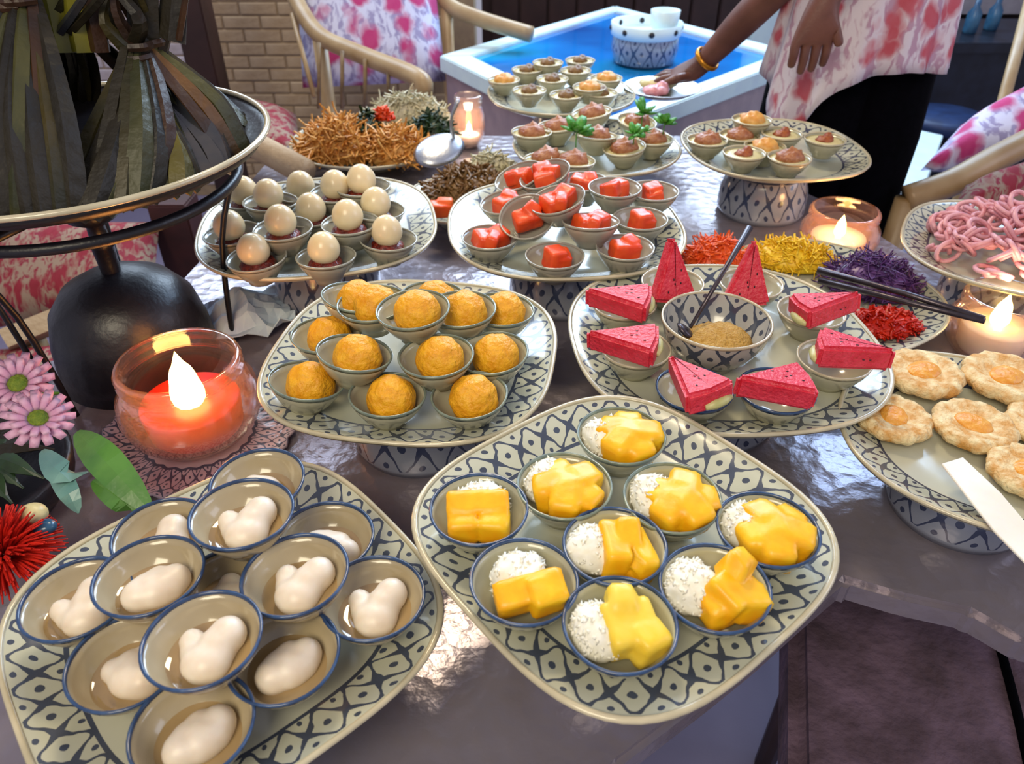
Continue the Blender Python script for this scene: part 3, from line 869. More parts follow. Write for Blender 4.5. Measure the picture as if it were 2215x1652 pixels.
# ------------------------------------------------------------------ strands, heaps
def strands(n, cx, cy, cz, rx, ry, h, L, rad, seed, curl=1.0, rot=0, nseg=5, ns=3):
    rs = random.Random(seed); vs_, fs = [], []
    for i in range(n):
        a = rs.uniform(0, 2 * math.pi); rr = math.sqrt(rs.random()) * .97
        x = rr * math.cos(a) * rx; y = rr * math.sin(a) * ry
        z = h * (1 - rr * rr) * rs.uniform(.75, 1.08)
        d = Vector((rs.gauss(0, 1), rs.gauss(0, 1), rs.gauss(0, .45))).normalized(); ll = L * rs.uniform(.6, 1.2)
        p = Vector((x, y, z)) - d * ll * .5; pts = [p.copy()]
        w = Vector((rs.gauss(0, 1), rs.gauss(0, 1), rs.gauss(0, .7))) * .5 * curl
        for k in range(nseg):
            d = (d + w * (1 / nseg) + Vector((rs.gauss(0, .1), rs.gauss(0, .1), rs.gauss(0, .1))) * curl).normalized(); p = p + d * ll / nseg
            if p.z < .001: p.z = .001
            pts.append(p.copy())
        b = len(vs_); v, f = tube_data(pts, rad * rs.uniform(.8, 1.2), ns, False)
        vs_ += v; fs += [tuple(q + b for q in t) for t in f]
    cr, sr = math.cos(rot), math.sin(rot)
    return [(cx + v.x * cr - v.y * sr, cy + v.x * sr + v.y * cr, cz + v.z) for v in vs_], fs


def heap(name, px, py, z, rx, ry, h, n, L, rad, m, seed, label, cat, rot=0, curl=1.0):
    p = at(px, py, z + h * .5)
    v, f = strands(n, 0, 0, 0, rx, ry, h, L, rad, seed, curl, rot)
    core = star([sph((0, 0, 0), 1, (rx * .86, ry * .86, h * .82))], (0, 0, 0), max(rx, ry, h) * 1.2, 3, .002) if False else None
    d, f0 = ico(3); b = len(v); cr, sr = math.cos(rot), math.sin(rot)
    for q in d:
        x, y = q[0] * rx * .88, q[1] * ry * .88
        v.append((x * cr - y * sr, x * sr + y * cr, max(q[2] * h * .84, 0)))
    f = f + [tuple(k + b for k in t) for t in f0]
    o = mesh(name, v, f, M[m]); o.location = (p.x, p.y, z)
    return tag(o, label, cat, kind='stuff')


# vegetable platter, low behind the watermelon
vp_ = at(1775, 628, .815)
platter('vegetable_platter', vp_.x, vp_.y, .815, .165, R(30), 2.4, 'low blue and white platter of shredded vegetables behind the watermelon', True, fr=.06)
heap('shredded_carrot', 1548, 545, .80, .055, .045, .042, 420, .035, .0012, 'carrot', 1, 'heap of shredded orange carrot behind the standing watermelon wedges', 'vegetable')
heap('shredded_pepper', 1716, 545, .80, .072, .042, .038, 460, .03, .0013, 'yveg', 2, 'heap of shredded yellow pepper before the small lit candle', 'vegetable', -.25)
heap('shredded_cabbage', 1890, 590, .80, .075, .05, .052, 600, .034, .0011, 'purple', 3, 'heap of shredded purple cabbage behind the dark tongs', 'vegetable', -.4)
heap('chopped_chilli', 1915, 690, .805, .055, .036, .024, 320, .016, .0019, 'chili', 4, 'heap of chopped red chilli beside the rear right melon wedge', 'vegetable', .1)
# tongs
tg = empty('tongs', at(1800, 600, .86), 'dark metal tongs lying over the vegetable platter', 'tongs')
a0 = at(1770, 596, .86); a1 = at(1960, 645, .862); a2 = at(2130, 692, .872)
for dd in (-.004, .005):
    w = Vector((0, dd * 1.4, dd))
    tube('arm', [Vector((0, 0, 0)) + w, (a1 - a0) + w * .8, (a2 - a0) + w * .2], [.0055, .0042, .0042], M['darkmetal'], tg)
tg.location = a0

# ham rolls
hp = at(2130, 520, .87)
v, f = [], []
rs = random.Random(11)
coil = []
for i in range(3):
    pts = [Vector((math.cos(t) * (.016 + .002 * t / 6), math.sin(t) * (.013 + .002 * t / 6), .0006 * t)) for t in np.linspace(0, 6.8 + i, 22)]
    q = tube_data(pts, .0032, 6); coil.append(mk('ham_roll', q, 'pink'))
for i in range(120):
    a = rs.uniform(0, 6.28); rr = math.sqrt(rs.random()) * .118
    x = .765 + rr * math.cos(a); y = 1.05 + rr * math.sin(a)
    o = bpy.data.objects.new('ham_roll', coil[i % 3]); C.objects.link(o)
    o.location = (x, y, .848 + .07 * (1 - (rr / .125) ** 2) * rs.uniform(.6, 1)); o.rotation_euler = (rs.gauss(0, .5), rs.gauss(0, .5), a)
    o.scale = (1.1,) * 3
    tag(o, 'pink curled roll in the pile on the right edge platter', 'ham roll', 'pink rolls piled on the right platter')


# ------------------------------------------------------------------ small topped cups on rear platters
def topping(mm, seed, sz=(1, 1, .5), r=.02, nz=.003):
    return mk('topping', star([sph((0, 0, 0), r, sz), sph((.006, .004, .004), r * .5)], (0, 0, 0), .05, 3, .004, nz, 140, seed), mm)


cust = mk('custard', lathe_data([(.0001, .0325), (.025, .033), (.0378, .0315), (.0365, .029)], 28)[:2], 'custard')
t_br = topping('brownfood', 1, (1, .9, .5), .020, .005); t_pr = topping('prawn', 2, (1.1, .9, .6), .025, .006); t_red = topping('redtop', 3, (1, .9, .4), .017, .004); t_or = topping('noodle', 5, (1.1, .9, .5), .025, .006)
J = [(1627, 258, 1.0, t_or, 'rearmost, heaped orange'), (1530, 302, 0, t_pr, 'at the left end'), (1600, 292, 0, t_pr, 'second from the left, behind'), (1692, 288, .4, t_red, 'rear middle'), (1785, 300, .3, t_red, 'at the right end'),
     (1610, 330, .2, t_red, 'front left'), (1708, 340, .2, t_pr, 'front right of middle'), (1655, 316, 0, t_or, 'in the centre')]
for px, py, t, tm, wh in J:
    b, mw = bowl(px, py, .899 + .02 * t, 'white', 'small white cup of custard, %s on the tall footed platter' % wh, 'custard cups', s=.92)
    food('custard_tartlet', [('custard', cust), ('topping', tm)], mw, 'custard with topping, %s on the tall footed platter' % wh, 'tartlet', 'custard tartlets')
for me, dz in ((t_or, .035), (t_pr, .035), (t_red, .034), (t_br, .035)):
    for v in me.vertices: v.co.z += dz
K = [(1090, 172, 'leftmost'), (1140, 150, 'rear row second from left'), (1185, 135, 'rear row, highest'), (1245, 152, 'rear row, right of the middle'), (1312, 168, 'rightmost'),
     (1145, 195, 'front row first from left'), (1225, 205, 'front row middle'), (1195, 170, 'centre row left'), (1275, 188, 'front row right'), (1255, 130, 'far rear right'), (1300, 200, 'front row far right')]
for i, (px, py, wh) in enumerate(K):
    b, mw = bowl(px, py, .899 + .01 * (i % 3 == 2), 'white', 'small white cup, %s on the round canape platter' % wh, 'canape cups', s=.90)
    food('canape', [('custard', cust), ('topping', t_br if i % 4 else t_or)], mw, 'dark topped canape, %s on the round canape platter' % wh, 'canape', 'dark topped canapes')
lc = at(1290, 312, .855)
platter('prawn_platter', lc.x, lc.y, .855, .165, R(10), 2.1, 'round platter of prawn cups and green herbs behind the papaya', True, fr=.07)
Lc = [(1280, 243, 1.0, 'rearmost and highest'), (1290, 292, .4, 'centre, below the highest'), (1378, 262, .2, 'rear right'), (1350, 318, 0, 'front right'), (1412, 300, 0, 'rightmost'), (1205, 272, 0, 'rear left'),
      (1150, 285, 0, 'leftmost'), (1180, 338, 0, 'front left'), (1240, 345, .1, 'front middle')]
for i, (px, py, t, wh) in enumerate(Lc):
    b, mw = bowl(px, py, .876 + .024 * t, 'white', 'pale cup, %s among the prawn cups' % wh, 'prawn cups', random.uniform(-10, 10), 70 * i, s=1.0)
    food('prawn_helping', [('base', cust), ('topping', t_pr)], mw, 'pinkish brown prawn helping, %s among the prawn cups' % wh, 'seafood', 'prawn helpings')


def herb(px, py, z, s, label, m='herb', n=9, seed=0):
    rs = random.Random(seed); root = empty('herb_sprig', at(px, py, z), label, 'herb', 'green herb sprigs')
    tube('stem', [(0, 0, -.02 * s), (0, 0, .01 * s)], .0012, M['herb'], root, 5)
    for i in range(n):
        v, f = star([sph((.012 * s, 0, 0), .009 * s, (1.3, .8, .22))], (.012 * s, 0, 0), .04 * s, 2, .001, .001, 150, i)
        o = mesh('leaf', v, f, M[m], root); o.rotation_euler = (rs.uniform(-.5, .5), rs.uniform(-1.2, .2), i * 2.4)


for i, (px, py, s, wh) in enumerate(((1247, 285, 1.5, 'left of the middle prawn cups'), (1390, 245, 1.4, 'at the rear right of the prawn cups'), (1372, 290, 1.0, 'between the right prawn cups'), (1437, 268, 1.2, 'at the right end of the prawn cups'))):
    herb(px, py, .905, s, 'bright green herb sprig ' + wh, seed=i)

# noodle dish and salads at the back left
nc = at(800, 300, .80)
platter('noodle_platter', nc.x, nc.y, .80, .175, 0, 2.05, 'wide round dish of orange noodles at the back left', False)
# it stands directly on the table
bp_ = bpy.data.objects['noodle_platter']
lathe('foot', [(.075, .024), (.08, .0), (.074, 0)], M['porc'], bp_, 40)
heap('fried_noodles', 735, 296, .788, .095, .085, .07, 560, .055, .0023, 'noodle', 21, 'orange fried noodles filling the left of the noodle dish', 'noodles', 0, 1.6)
heap('fried_noodles', 858, 312, .788, .075, .07, .055, 400, .05, .0024, 'noodle', 22, 'browner fried noodles filling the right of the noodle dish', 'noodles', 0, 1.6)
heap('bean_sprouts', 880, 232, .79, .11, .05, .065, 420, .04, .0018, 'sprout', 23, 'pale bean sprouts at the rear of the noodle dish', 'vegetable', 0, 1.2)
heap('chopped_greens', 795, 275, .80, .03, .06, .062, 160, .03, .003, 'darkherb', 24, 'dark green leaves between the two heaps of noodles', 'vegetable')
heap('red_garnish', 828, 245, .84, .022, .018, .025, 60, .02, .003, 'papaya', 25, 'red chilli garnish on top of the noodles', 'vegetable')
heap('green_salad', 935, 270, .79, .05, .05, .05, 200, .035, .0026, 'darkherb', 26, 'dark green salad right of the noodles behind the silver spoon', 'salad')
# silver serving spoon
sr = empty('silver_spoon', at(950, 325, .83), 'large silver serving spoon resting on the noodle dish', 'spoon')
v, f = star([sph((0, 0, 0), .04, (1.45, 1, .35))], (0, 0, 0), .08, 4, .002)
q = mesh('bowl', v, f, M['silver'], sr); q.rotation_euler = (R(25), R(-12), R(38))
e1 = aty(992, 215, 1.55) - sr.location
tube('handle', smoothpts([(.03, .025, .01), e1 * .5 + Vector((.005, 0, .01)), e1], 4), [.004] * 3 + [.003] * 3 + [.004] * 3, M['silver'], sr)
# salad plate
sc_ = at(1010, 425, .80)
platter('salad_plate', sc_.x, sc_.y, .80, .115, R(20), 2.2, 'plate of brown mushroom salad between the cream balls and the papaya', False)
lathe('foot', [(.05, .024), (.055, .0), (.05, 0)], M['porc'], bpy.data.objects['salad_plate'], 40)
heap('mushroom_salad', 1010, 390, .79, .085, .07, .045, 380, .035, .0028, 'brownfood', 31, 'brown mushroom salad on the plate left of the papaya', 'salad', 0, 1.4)
heap('sprout_salad', 1060, 350, .80, .05, .03, .04, 160, .03, .002, 'sprout', 32, 'pale shredded topping at the rear of the mushroom salad', 'salad')
v, f = star([rbox((0, 0, 0), (.02, .014, .012), .004, (.1, .2, .5)), rbox((.01, .008, .006), (.014, .01, .01), .004)], (0, 0, 0), .05, 4, .002, .001, 90, 8)
o = mesh('papaya_piece', v, f, M['carrot']); o.location = at(950, 452, .83); tag(o, 'single orange piece at the left edge of the salad plate', 'papaya')

# papaya-back herb etc.
herb(1395, 405 - 120, .9, .6, 'tiny green herb sprig hidden among the right prawn cups', seed=8)


# ------------------------------------------------------------------ candles
def flame_at(root, z, s=1.0):
    v, f = star([sph((0, 0, 0), .006 * s, (1, 1, 1)), sph((0, 0, .009 * s), .004 * s), sph((0, 0, .017 * s), .0016 * s)], (0, 0, .004 * s), .04 * s, 3, .007 * s)
    o = mesh('flame', v, f, M['flame'], root); o.location = (0, 0, z)
    w, g = tube_data([(0, 0, z - .012), (0.0005, 0, z)], .0008, 6); mesh('wick', w, g, M['wick'], root)


def jar(px, py, zr, R0, H, label, wax, waxh, power, col, fs=1.0, waxr=None):
    c = at(px, py, zr)
    root = empty('candle_jar', (c.x, c.y, zr - H), label, 'candle', 'lit candles in glass')
    k = R0
    outer = [(.0001, .0), (k * .62, .0), (k * .82, .006), (k * 1.02, H * .22), (k * 1.10, H * .42), (k * 1.06, H * .62), (k * .93, H * .76), (k * .86, H * .82), (k * .96, H * .86), (k * .89, H * .90), (k * .96, H * .94), (k * .93, H * .985), (k * .91, H)]
    inner = [(r_ - .004 if r_ > .01 else r_, z + (.006 if r_ < k * .7 and z < .004 else 0)) for r_, z in reversed(outer[1:])]
    lathe('glass', outer + inner[:1] + inner + [(.0001, .006)], M['glass'], root, 64)
    wr_ = waxr or k * .72
    v, f = star([rbox((0, 0, waxh / 2), (wr_, wr_, waxh / 2), .006)], (0, 0, waxh / 2), .2, 3, .002)
    lathe('wax', [(.0001, .008), (wr_ * .9, .008), (wr_, .014), (wr_ * 1.06, waxh - .004), (wr_ * 1.03, waxh), (wr_ * .5, waxh - .003), (.0001, waxh - .004)], M[wax], root, 48)
    flame_at(root, waxh + .008, fs)
    l = bpy.data.lights.new('flame_light', 'POINT'); l.energy = power; l.color = col; l.shadow_soft_size = .012 * fs
    o = bpy.data.objects.new('flame_light', l); C.objects.link(o); o.parent = root; o.location = (0, 0, waxh + .02 * fs + .012)
    return root


j1 = jar(382, 776, .868, .076, .112, 'big glass jar with glowing orange candle on the brocade coaster', 'wax', .052, .55, (1.0, .34, .07), 3.4, .056)
jb = j1.location
co_ = empty('coaster', (jb.x, jb.y, ZT), 'scalloped brocade coaster under the big orange candle jar', 'coaster')
lathe('base', [(.0001, .0045), (.075, .0045), (.098, .0055), (.118, .011), (.120, .0085), (.1, .0015), (.0001, .001)], M['coaster'], co_, 96, lambda a: 1 + .025 * math.cos(24 * a), 18, [-.9, .1, .5, .98, 1.1, 1.2, 1.3])
j1.location.z = ZT + .0055
jar(1830, 452, .835, .062, .085, 'glass candle jar glowing before the black trousers', 'whitewax', .035, .55, (1.0, .5, .2), 1.7)
jar(2185, 640, .845, .060, .095, 'bright glass candle jar at the right edge below the pink rolls', 'whitewax', .05, .7, (1.0, .72, .42), 2.2)
jar(1012, 205, .87, .034, .12, 'small glass candle at the back beside the canape platter', 'whitewax', .03, .25, (1.0, .8, .6), 1.3)
# crumpled paper napkin behind the golden ball platter
rs = random.Random(5); nv, nf = [], []
nx = 12
for i in range(nx + 1):
    for j in range(nx + 1):
        x = (i / nx - .5) * .15; y = (j / nx - .5) * .12
        z = .02 + .022 * noise.noise(Vector((x * 40, y * 40, 3))) + .035 * max(0, 1 - ((x / .06) ** 2 + (y / .05) ** 2))
        nv.append((x + noise.noise(Vector((i, j, 0)) * .7) * .01, y, max(z, .002)))
for i in range(nx):
    for j in range(nx): nf.append((i * (nx + 1) + j, (i + 1) * (nx + 1) + j, (i + 1) * (nx + 1) + j + 1, i * (nx + 1) + j + 1))
o = mesh('napkin', nv, nf, M['paper'], None, False); pn = at(522, 705, ZT); o.location = pn; o.rotation_euler = (0, 0, .5)
sm = o.modifiers.new('thick', 'SOLIDIFY'); sm.thickness = .002
tag(o, 'crumpled pale blue napkin on the table behind the big candle', 'napkin')

# ------------------------------------------------------------------ black cake stand with leaf parcels
SX, SY, SZ, SR = -.528, .895, 1.076, .232
cs = empty('cake_stand', (SX, SY, ZT), 'tall black iron stand carrying the dark tray of leaf parcels', 'stand')
H = SZ - ZT
lathe('base', [(.0001, .150), (.018, .150), (.04, .144), (.070, .128), (.092, .100), (.102, .06), (.105, .03), (.106, 0), (.100, 0)], M['black'], cs, 56)
lathe('post', [(.012, .148), (.014, .185), (.020, .192), (.012, .2), (.011, .215), (.03, .226), (.034, .236), (.028, .246), (.014, .253), (.013, .262), (.024, .27), (.03, .278), (.022, .288), (.018, H - .03), (.05, H - .022)], M['black'], cs, 32)
lathe('ring', [(SR * .8 + .007 * math.cos(t), H - .055 + .007 * math.sin(t)) for t in np.linspace(0, 2 * math.pi, 9)[:-1]], M['black'], cs, 64, closed=True)
for a in (205, 250, 25, 115):
    a = R(a); tube('rod', smoothpts([(SR * .8 * math.cos(a), SR * .8 * math.sin(a), H - .055), (SR * .62 * math.cos(a), SR * .62 * math.sin(a), H * .5), (.125 * math.cos(a), .125 * math.sin(a), .0)], 4), .004, M['black'], cs)
for a in (20, 140, 260):
    a = R(a); tube('bracket', [(.02 * math.cos(a), .02 * math.sin(a), H - .07), (SR * .8 * math.cos(a), SR * .8 * math.sin(a), H - .055)], .006, M['black'], cs)
tr = empty('leaf_tray', (SX, SY, SZ - .03), 'wide dark tray with thin cream edge on the black iron stand', 'tray')
lathe('dish', [(.0001, .006), (SR - .05, .007), (SR - .01, .022), (SR, .030), (SR + .003, .029), (SR - .01, .014), (SR - .05, .0), (.0001, 0)], M['black'], tr, 96)
lathe('rim', [(SR + .004 * math.cos(t), .030 + .0035 * math.sin(t)) for t in np.linspace(0, 2 * math.pi, 9)[:-1]], M['edge'], tr, 96, closed=True)


def strip_mesh(name, pts, wid, m, parent, fold=.35, thick=.0022, nrm=None):
    """a folded leaf strip: V section running along the points"""
    pts = smoothpts(pts, 4); n = len(pts); vs_, fs = [], []
    for i, p in enumerate(pts):
        d = (pts[min(i + 1, n - 1)] - pts[max(i - 1, 0)]).normalized()
        N = nrm - d * nrm.dot(d); N.normalize(); S = d.cross(N)
        t = i / (n - 1); w = wid(t)
        vs_ += [p - S * w - N * fold * w, p + N * thick, p + S * w - N * fold * w, p + S * w * .98 - N * (fold * w + thick), p - N * thick, p - S * w * .98 - N * (fold * w + thick)]
    for i in range(n - 1):
        for k in range(6):
            k2 = (k + 1) % 6; fs.append((i * 6 + k, i * 6 + k2, (i + 1) * 6 + k2, (i + 1) * 6 + k))
    fs.append((0, 1, 2, 3, 4, 5)); q = (n - 1) * 6; fs.append((q + 5, q + 4, q + 3, q + 2, q + 1, q))
    return mesh(name, vs_, fs, M[m], parent, False)


rs = random.Random(21)
M['leafmustard'] = mat('mustard banana leaf', '6c6216', '4c4414', 14, .45, .6, 60, dist=.004)
M['leaftan'] = mat('tan brown banana leaf', '64421a', '463012', 14, .5, .6, 60, dist=.004)
M['leafmoss'] = mat('mossy banana leaf', '484620', '2c2e15', 14, .5, .6, 60, dist=.004)
apexes = {'l': Vector((-.095, -.045, .165)), 'm': Vector((.040, -.050, .185)), 'r': Vector((.115, -.010, .105)), 'b': Vector((.02, .03, .14))}
angs = [(-176, 'l', 'leftmost'), (-158, 'l', 'second from the left'), (-141, 'l', 'third from the left'), (-125, 'l', 'fourth from the left'), (-112, 'l', 'at the left of the front'),
        (-103, 'm', 'left of the front middle'), (-92, 'm', 'in the front middle'), (-81, 'm', 'right of the front middle'), (-71, 'm', 'at the right of the front'),
        (-60, 'r', 'fourth from the right'), (-48, 'r', 'third from the right'), (-35, 'r', 'with the yellow olive leaf'), (-19, 'r', 'with the shiny bluish leaf'), (-2, 'r', 'at the far right'),
        (35, 'b', 'at the rear right'), (75, 'b', 'at the rear middle'), (115, 'b', 'rear, left of middle'), (150, 'b', 'at the rear left')]
for i, (a, ap, nm_) in enumerate(angs):
    ar = R(a); u = Vector((math.cos(ar), math.sin(ar), 0)); tz = Vector((-u.y, u.x, 0))
    base = u * (SR - .026); top = apexes[ap] + u * .018 + Vector((0, 0, rs.uniform(-.02, .025)))
    mid = base * .55 + top * .45 + u * .012 + Vector((0, 0, -.004 + rs.uniform(0, .016)))
    root = empty('leaf_parcel', (SX, SY, SZ - .018), 'dark banana leaf parcel %s of the leaf heap' % nm_, 'leaf parcel', 'banana leaf parcels on the dark tray')
    for k in range(5):
        off = tz * (k - 2) * .0125; o2 = u * (.014 - .006 * abs(k - 2) + rs.uniform(-.003, .003))
        mm = rs.choice(['leafdark', 'leafdark', 'leafdark', 'leafolive', 'leafbrown', 'leafdark', 'leaftan', 'leafmoss'])
        if a == -35 and k in (1, 2, 3): mm = 'leafmustard' if k == 2 else 'leafmoss'
        if a == -19 and k in (1, 2, 3): mm = 'leafblue'
        sh = Vector((0, 0, rs.uniform(-.012, .012)))
        strip_mesh('leaf_strip', [base + off + o2 + Vector((0, 0, .003)), mid + off * 1.15 + o2 + sh, top + off * .4],
                   lambda t: .0165 * (1 - .6 * t) * (.55 + .45 * min(1, t * 6)), mm, root, .5, .0016, u + Vector((0, 0, .5)))
    if ap != 'b':
        tp_ = top
        strip_mesh('tie', [top - tz * .014 + u * .010, top + u * .018, top + tz * .014 + u * .010], lambda t: .004, 'leafbrown', root, .1, .0015, u)
        for q in range(2):
            w_ = rs.uniform(.006, .013)
            strip_mesh('leaf_tip', [tp_, tp_ + Vector((rs.uniform(-.02, .02), rs.uniform(-.02, .02), .035)), tp_ + Vector((rs.uniform(-.05, .05), rs.uniform(-.03, .03), rs.uniform(.05, .11)))], lambda t, w_=w_: w_ * (1 - .8 * t), rs.choice(['leafdark', 'leafbrown', 'leafolive']), root, .3, .0016, u)
st = empty('stalk_bunch', (SX, SY, SZ - .018), 'upright yellow green stalks and dark leaves rising from the leaf parcels', 'leaves')
for dx, w, m_ in ((.055, .016, 'leafyellow'), (.075, .012, 'leafyellow'), (.035, .014, 'leafolive'), (.095, .010, 'leafbrown')):
    strip_mesh('stalk', [(dx - .01, -.03, .12), (dx, -.02, .26), (dx + .005, -.01, .46)], lambda t, w=w: w, m_, st, .5, .004, Vector((0, -1, .2)))
for x0, x1, y1, w, m_ in ((.13, .19, .0, .018, 'leafdark'), (.16, .22, .02, .016, 'leafdark'), (.02, .16, .0, .006, 'leafolive'), (-.11, -.15, .0, .022, 'leafdark'), (-.14, -.22, .0, .022, 'leafbrown'), (.10, .14, 0, .012, 'leafolive'),
                          (.0, -.13, -.02, .006, 'leafdark'), (.0, -.09, -.03, .005, 'leafdark'), (.06, .2, -.03, .005, 'leafdark'), (.05, .17, -.03, .005, 'leafblue'), (.17, .26, .0, .0035, 'leafbrown')):
    strip_mesh('leaf', [(x0, -.02, .13), ((x0 + x1) / 2, y1 - .02, .24), (x1, y1, .42)] if abs(x0) > .09 else [(x0, -.03, .14), ((x0 + x1) / 2, y1 - .02, .19), (x1, y1, .27)], lambda t, w=w: w * (1 - .5 * t), m_, st, .3, .002, Vector((0, -1, .2)))


# ------------------------------------------------------------------ flowers front left
def daisy(px, py, z, s, label, tilt, seed):
    c = at(px, py, z); root = empty('daisy', c, label, 'flower', 'pink daisies'); root.rotation_euler = tilt
    for ring, (n, l, el) in enumerate(((15, .034, 8), (13, .028, 26))):
        for i in range(n):
            a = 2 * math.pi * (i + .5 * ring) / n
            v, f = star([sph((l * .55 * s, 0, 0), l * .46 * s, (1, .27, .09))], (l * .55 * s, 0, 0), l * s, 2, .001)
            o = mesh('petal', v, f, M['petal'], root); o.rotation_euler = (0, R(-el), a)
    v, f = star([sph((0, 0, .002), .009 * s, (1, 1, .6))], (0, 0, .002), .03, 3, .001, .001, 400, 1); mesh('eye', v, f, M['floweye'], root)
    tube('stem', [(0, 0, 0), (0, .0, -.03), (.01, .02, -.07)], .002, M['leafgreen'], root)


daisy(42, 832, .88, 1.3, 'upper pink daisy left of the big candle', (R(30), R(12), 0), 1)
daisy(84, 908, .872, 1.22, 'lower pink daisy left of the big candle', (R(26), R(12), .4), 2)
vz = at(30, 1140, ZT)
ar_ = empty('flower_basket', (vz.x - .04, vz.y + .03, ZT), 'dark low basket holding the pink daisies and leaves at the left edge', 'basket')
lathe('basket', [(.0001, .0), (.07, .0), (.095, .03), (.10, .055), (.093, .06), (.085, .045), (.0001, .04)], M['black'], ar_, 40)
for i in range(26):
    a = rs.uniform(0, 6.28); e = rs.uniform(.03, .085)
    strip_mesh('leaf', [(0, 0, .04), (e * math.cos(a) * .6, e * math.sin(a) * .6, .085), (e * 1.35 * math.cos(a), e * 1.35 * math.sin(a), .07)], lambda t: .017 * math.sin(math.pi * min(.98, t + .08)), 'darkherb' if i % 3 else 'leafdark', ar_, .2, .001, Vector((0, 0, 1)))


def leafobj(name, pts, w, m_, label):
    P_ = [Vector(p) for p in pts]; o = strip_mesh(name, [p - P_[0] for p in P_], lambda t: w * math.sin(math.pi * (.06 + .93 * t)) ** .8, m_, None, .10, .0004, Vector((-.2, -.3, 1)))
    o.location = P_[0]; return tag(o, label, 'leaf', 'fresh leaves of the flower basket')


leafobj('fresh_leaf', [at(165, 935, .86), at(230, 1000, .87), at(330, 1110, .84)], .017, 'leafgreen', 'long green leaf pointing to the dumpling platter, below the candle')
leafobj('fresh_leaf', [at(90, 975, .85), at(130, 1020, .86), at(190, 1020, .84)], .013, 'leafpale', 'pale bluish leaf under the lower pink daisy')
leafobj('fresh_leaf', [at(100, 985, .84), at(140, 1050, .85), at(170, 1110, .83)], .011, 'leafpale', 'narrow pale leaf hanging beside the bluish leaf')
leafobj('fresh_leaf', [at(200, 1040, .84), at(260, 1080, .85), at(300, 1120, .82)], .012, 'leafgreen', 'short green leaf beneath the long green leaf')
# red pompom flower and a small yellow bud
rp = at(8, 1205, .84); v, f = [], []
rr_ = random.Random(3)
for i in range(520):
    d = Vector((rr_.gauss(0, 1), rr_.gauss(0, 1), abs(rr_.gauss(0, .8)))).normalized()
    q = tube_data([d * .01, d * .035, d * .052 + Vector((0, 0, -.006))], [.0012, .0014, .0007], 4, False); b = len(v); v += q[0]; f += [tuple(k + b for k in t) for t in q[1]]
o = mesh('red_chrysanthemum', v, f, M['redpom']); o.location = rp; tag(o, 'spiky red flower head at the left frame edge below the daisies', 'flower')
bd = empty('flower_bud', at(72, 1112, .86), 'small yellow and blue bud above the red flower', 'flower')
v, f = star([sph((0, 0, 0), .013, (1, .9, .8))], (0, 0, 0), .03, 3); mesh('bud', v, f, M['custard'], bd)
v, f = star([sph((.015, -.012, -.004), .011, (1, .8, .6))], (.015, -.012, -.004), .03, 3); mesh('sepal', v, f, M['teal'], bd)

# ------------------------------------------------------------------ white framed table with blue top
WT = .745
q4 = [at(950, 120, WT), at(1330, 12, WT), at(1745, 118, WT), at(1292, 286, WT)]
ctr = sum(q4, Vector()) / 4
wt = empty('blue_table', (ctr.x, ctr.y, 0), 'low white framed table with shiny blue top behind the canapes', 'table')
wt.location = (0, 0, 0)
fw = .075
inn = [p + (ctr - p).normalized() * fw * 1.4 for p in q4]
for i in range(4):
    a, b, c, d = q4[i], q4[(i + 1) % 4], inn[(i + 1) % 4], inn[i]
    prism('frame_rail', [(p.x, p.y) for p in (a, b, c, d)][::-1], WT - .05, WT, M['whitewood'], wt, .004)
prism('top_panel', [(p.x, p.y) for p in inn][::-1], WT - .04, WT - .012, M['bluetop'], wt, 0)
apr = [p + (ctr - p).normalized() * .02 for p in q4]
for i in range(4):
    a, b = apr[i], apr[(i + 1) % 4]; nn = (ctr - (a + b) / 2).normalized() * .025
    prism('apron', [(p.x, p.y) for p in (a, b, b + nn, a + nn)][::-1], WT - .21, WT - .051, M['pinkwood'], wt, 0)
for p in apr:
    c = p + (ctr - p).normalized() * .07; box('leg', (c.x - .035, c.y - .035, 0), (c.x + .035, c.y + .035, WT - .052), M['pinkwood'], wt)
# patterned pot with white cup on it
pc = at(1392, 128, WT)
pt = empty('patterned_pot', (pc.x, pc.y, WT - .012), 'squat patterned grey pot with pierced white rim on the blue tabletop', 'pot')
lathe('body', [(.0001, 0), (.075, 0), (.10, .01), (.108, .05), (.105, .085)], M['foot'], pt, 48, None, 7, [-.3, -.2, .02, .5, .96])
lathe('collar', [(.105, .085), (.112, .09), (.114, .125), (.106, .125), (.104, .095), (.0001, .088)], M['whitewood'], pt, 48)
for i in range(8):
    a = i * math.pi / 4; v, f = star([sph((0, 0, 0), .010)], (0, 0, 0), .03, 2); o = mesh('hole', v, f, M['black'], pt); o.location = (.109 * math.cos(a), .109 * math.sin(a), .108)
cp = empty('white_cup', (pc.x + .05, pc.y - .03, WT + .078), 'plain white cup standing in the patterned pot', 'cup')
lathe('cup', [(.0001, 0), (.03, 0), (.042, .03), (.046, .075), (.043, .075), (.038, .03), (.0001, .008)], M['whitewood'], cp, 32)
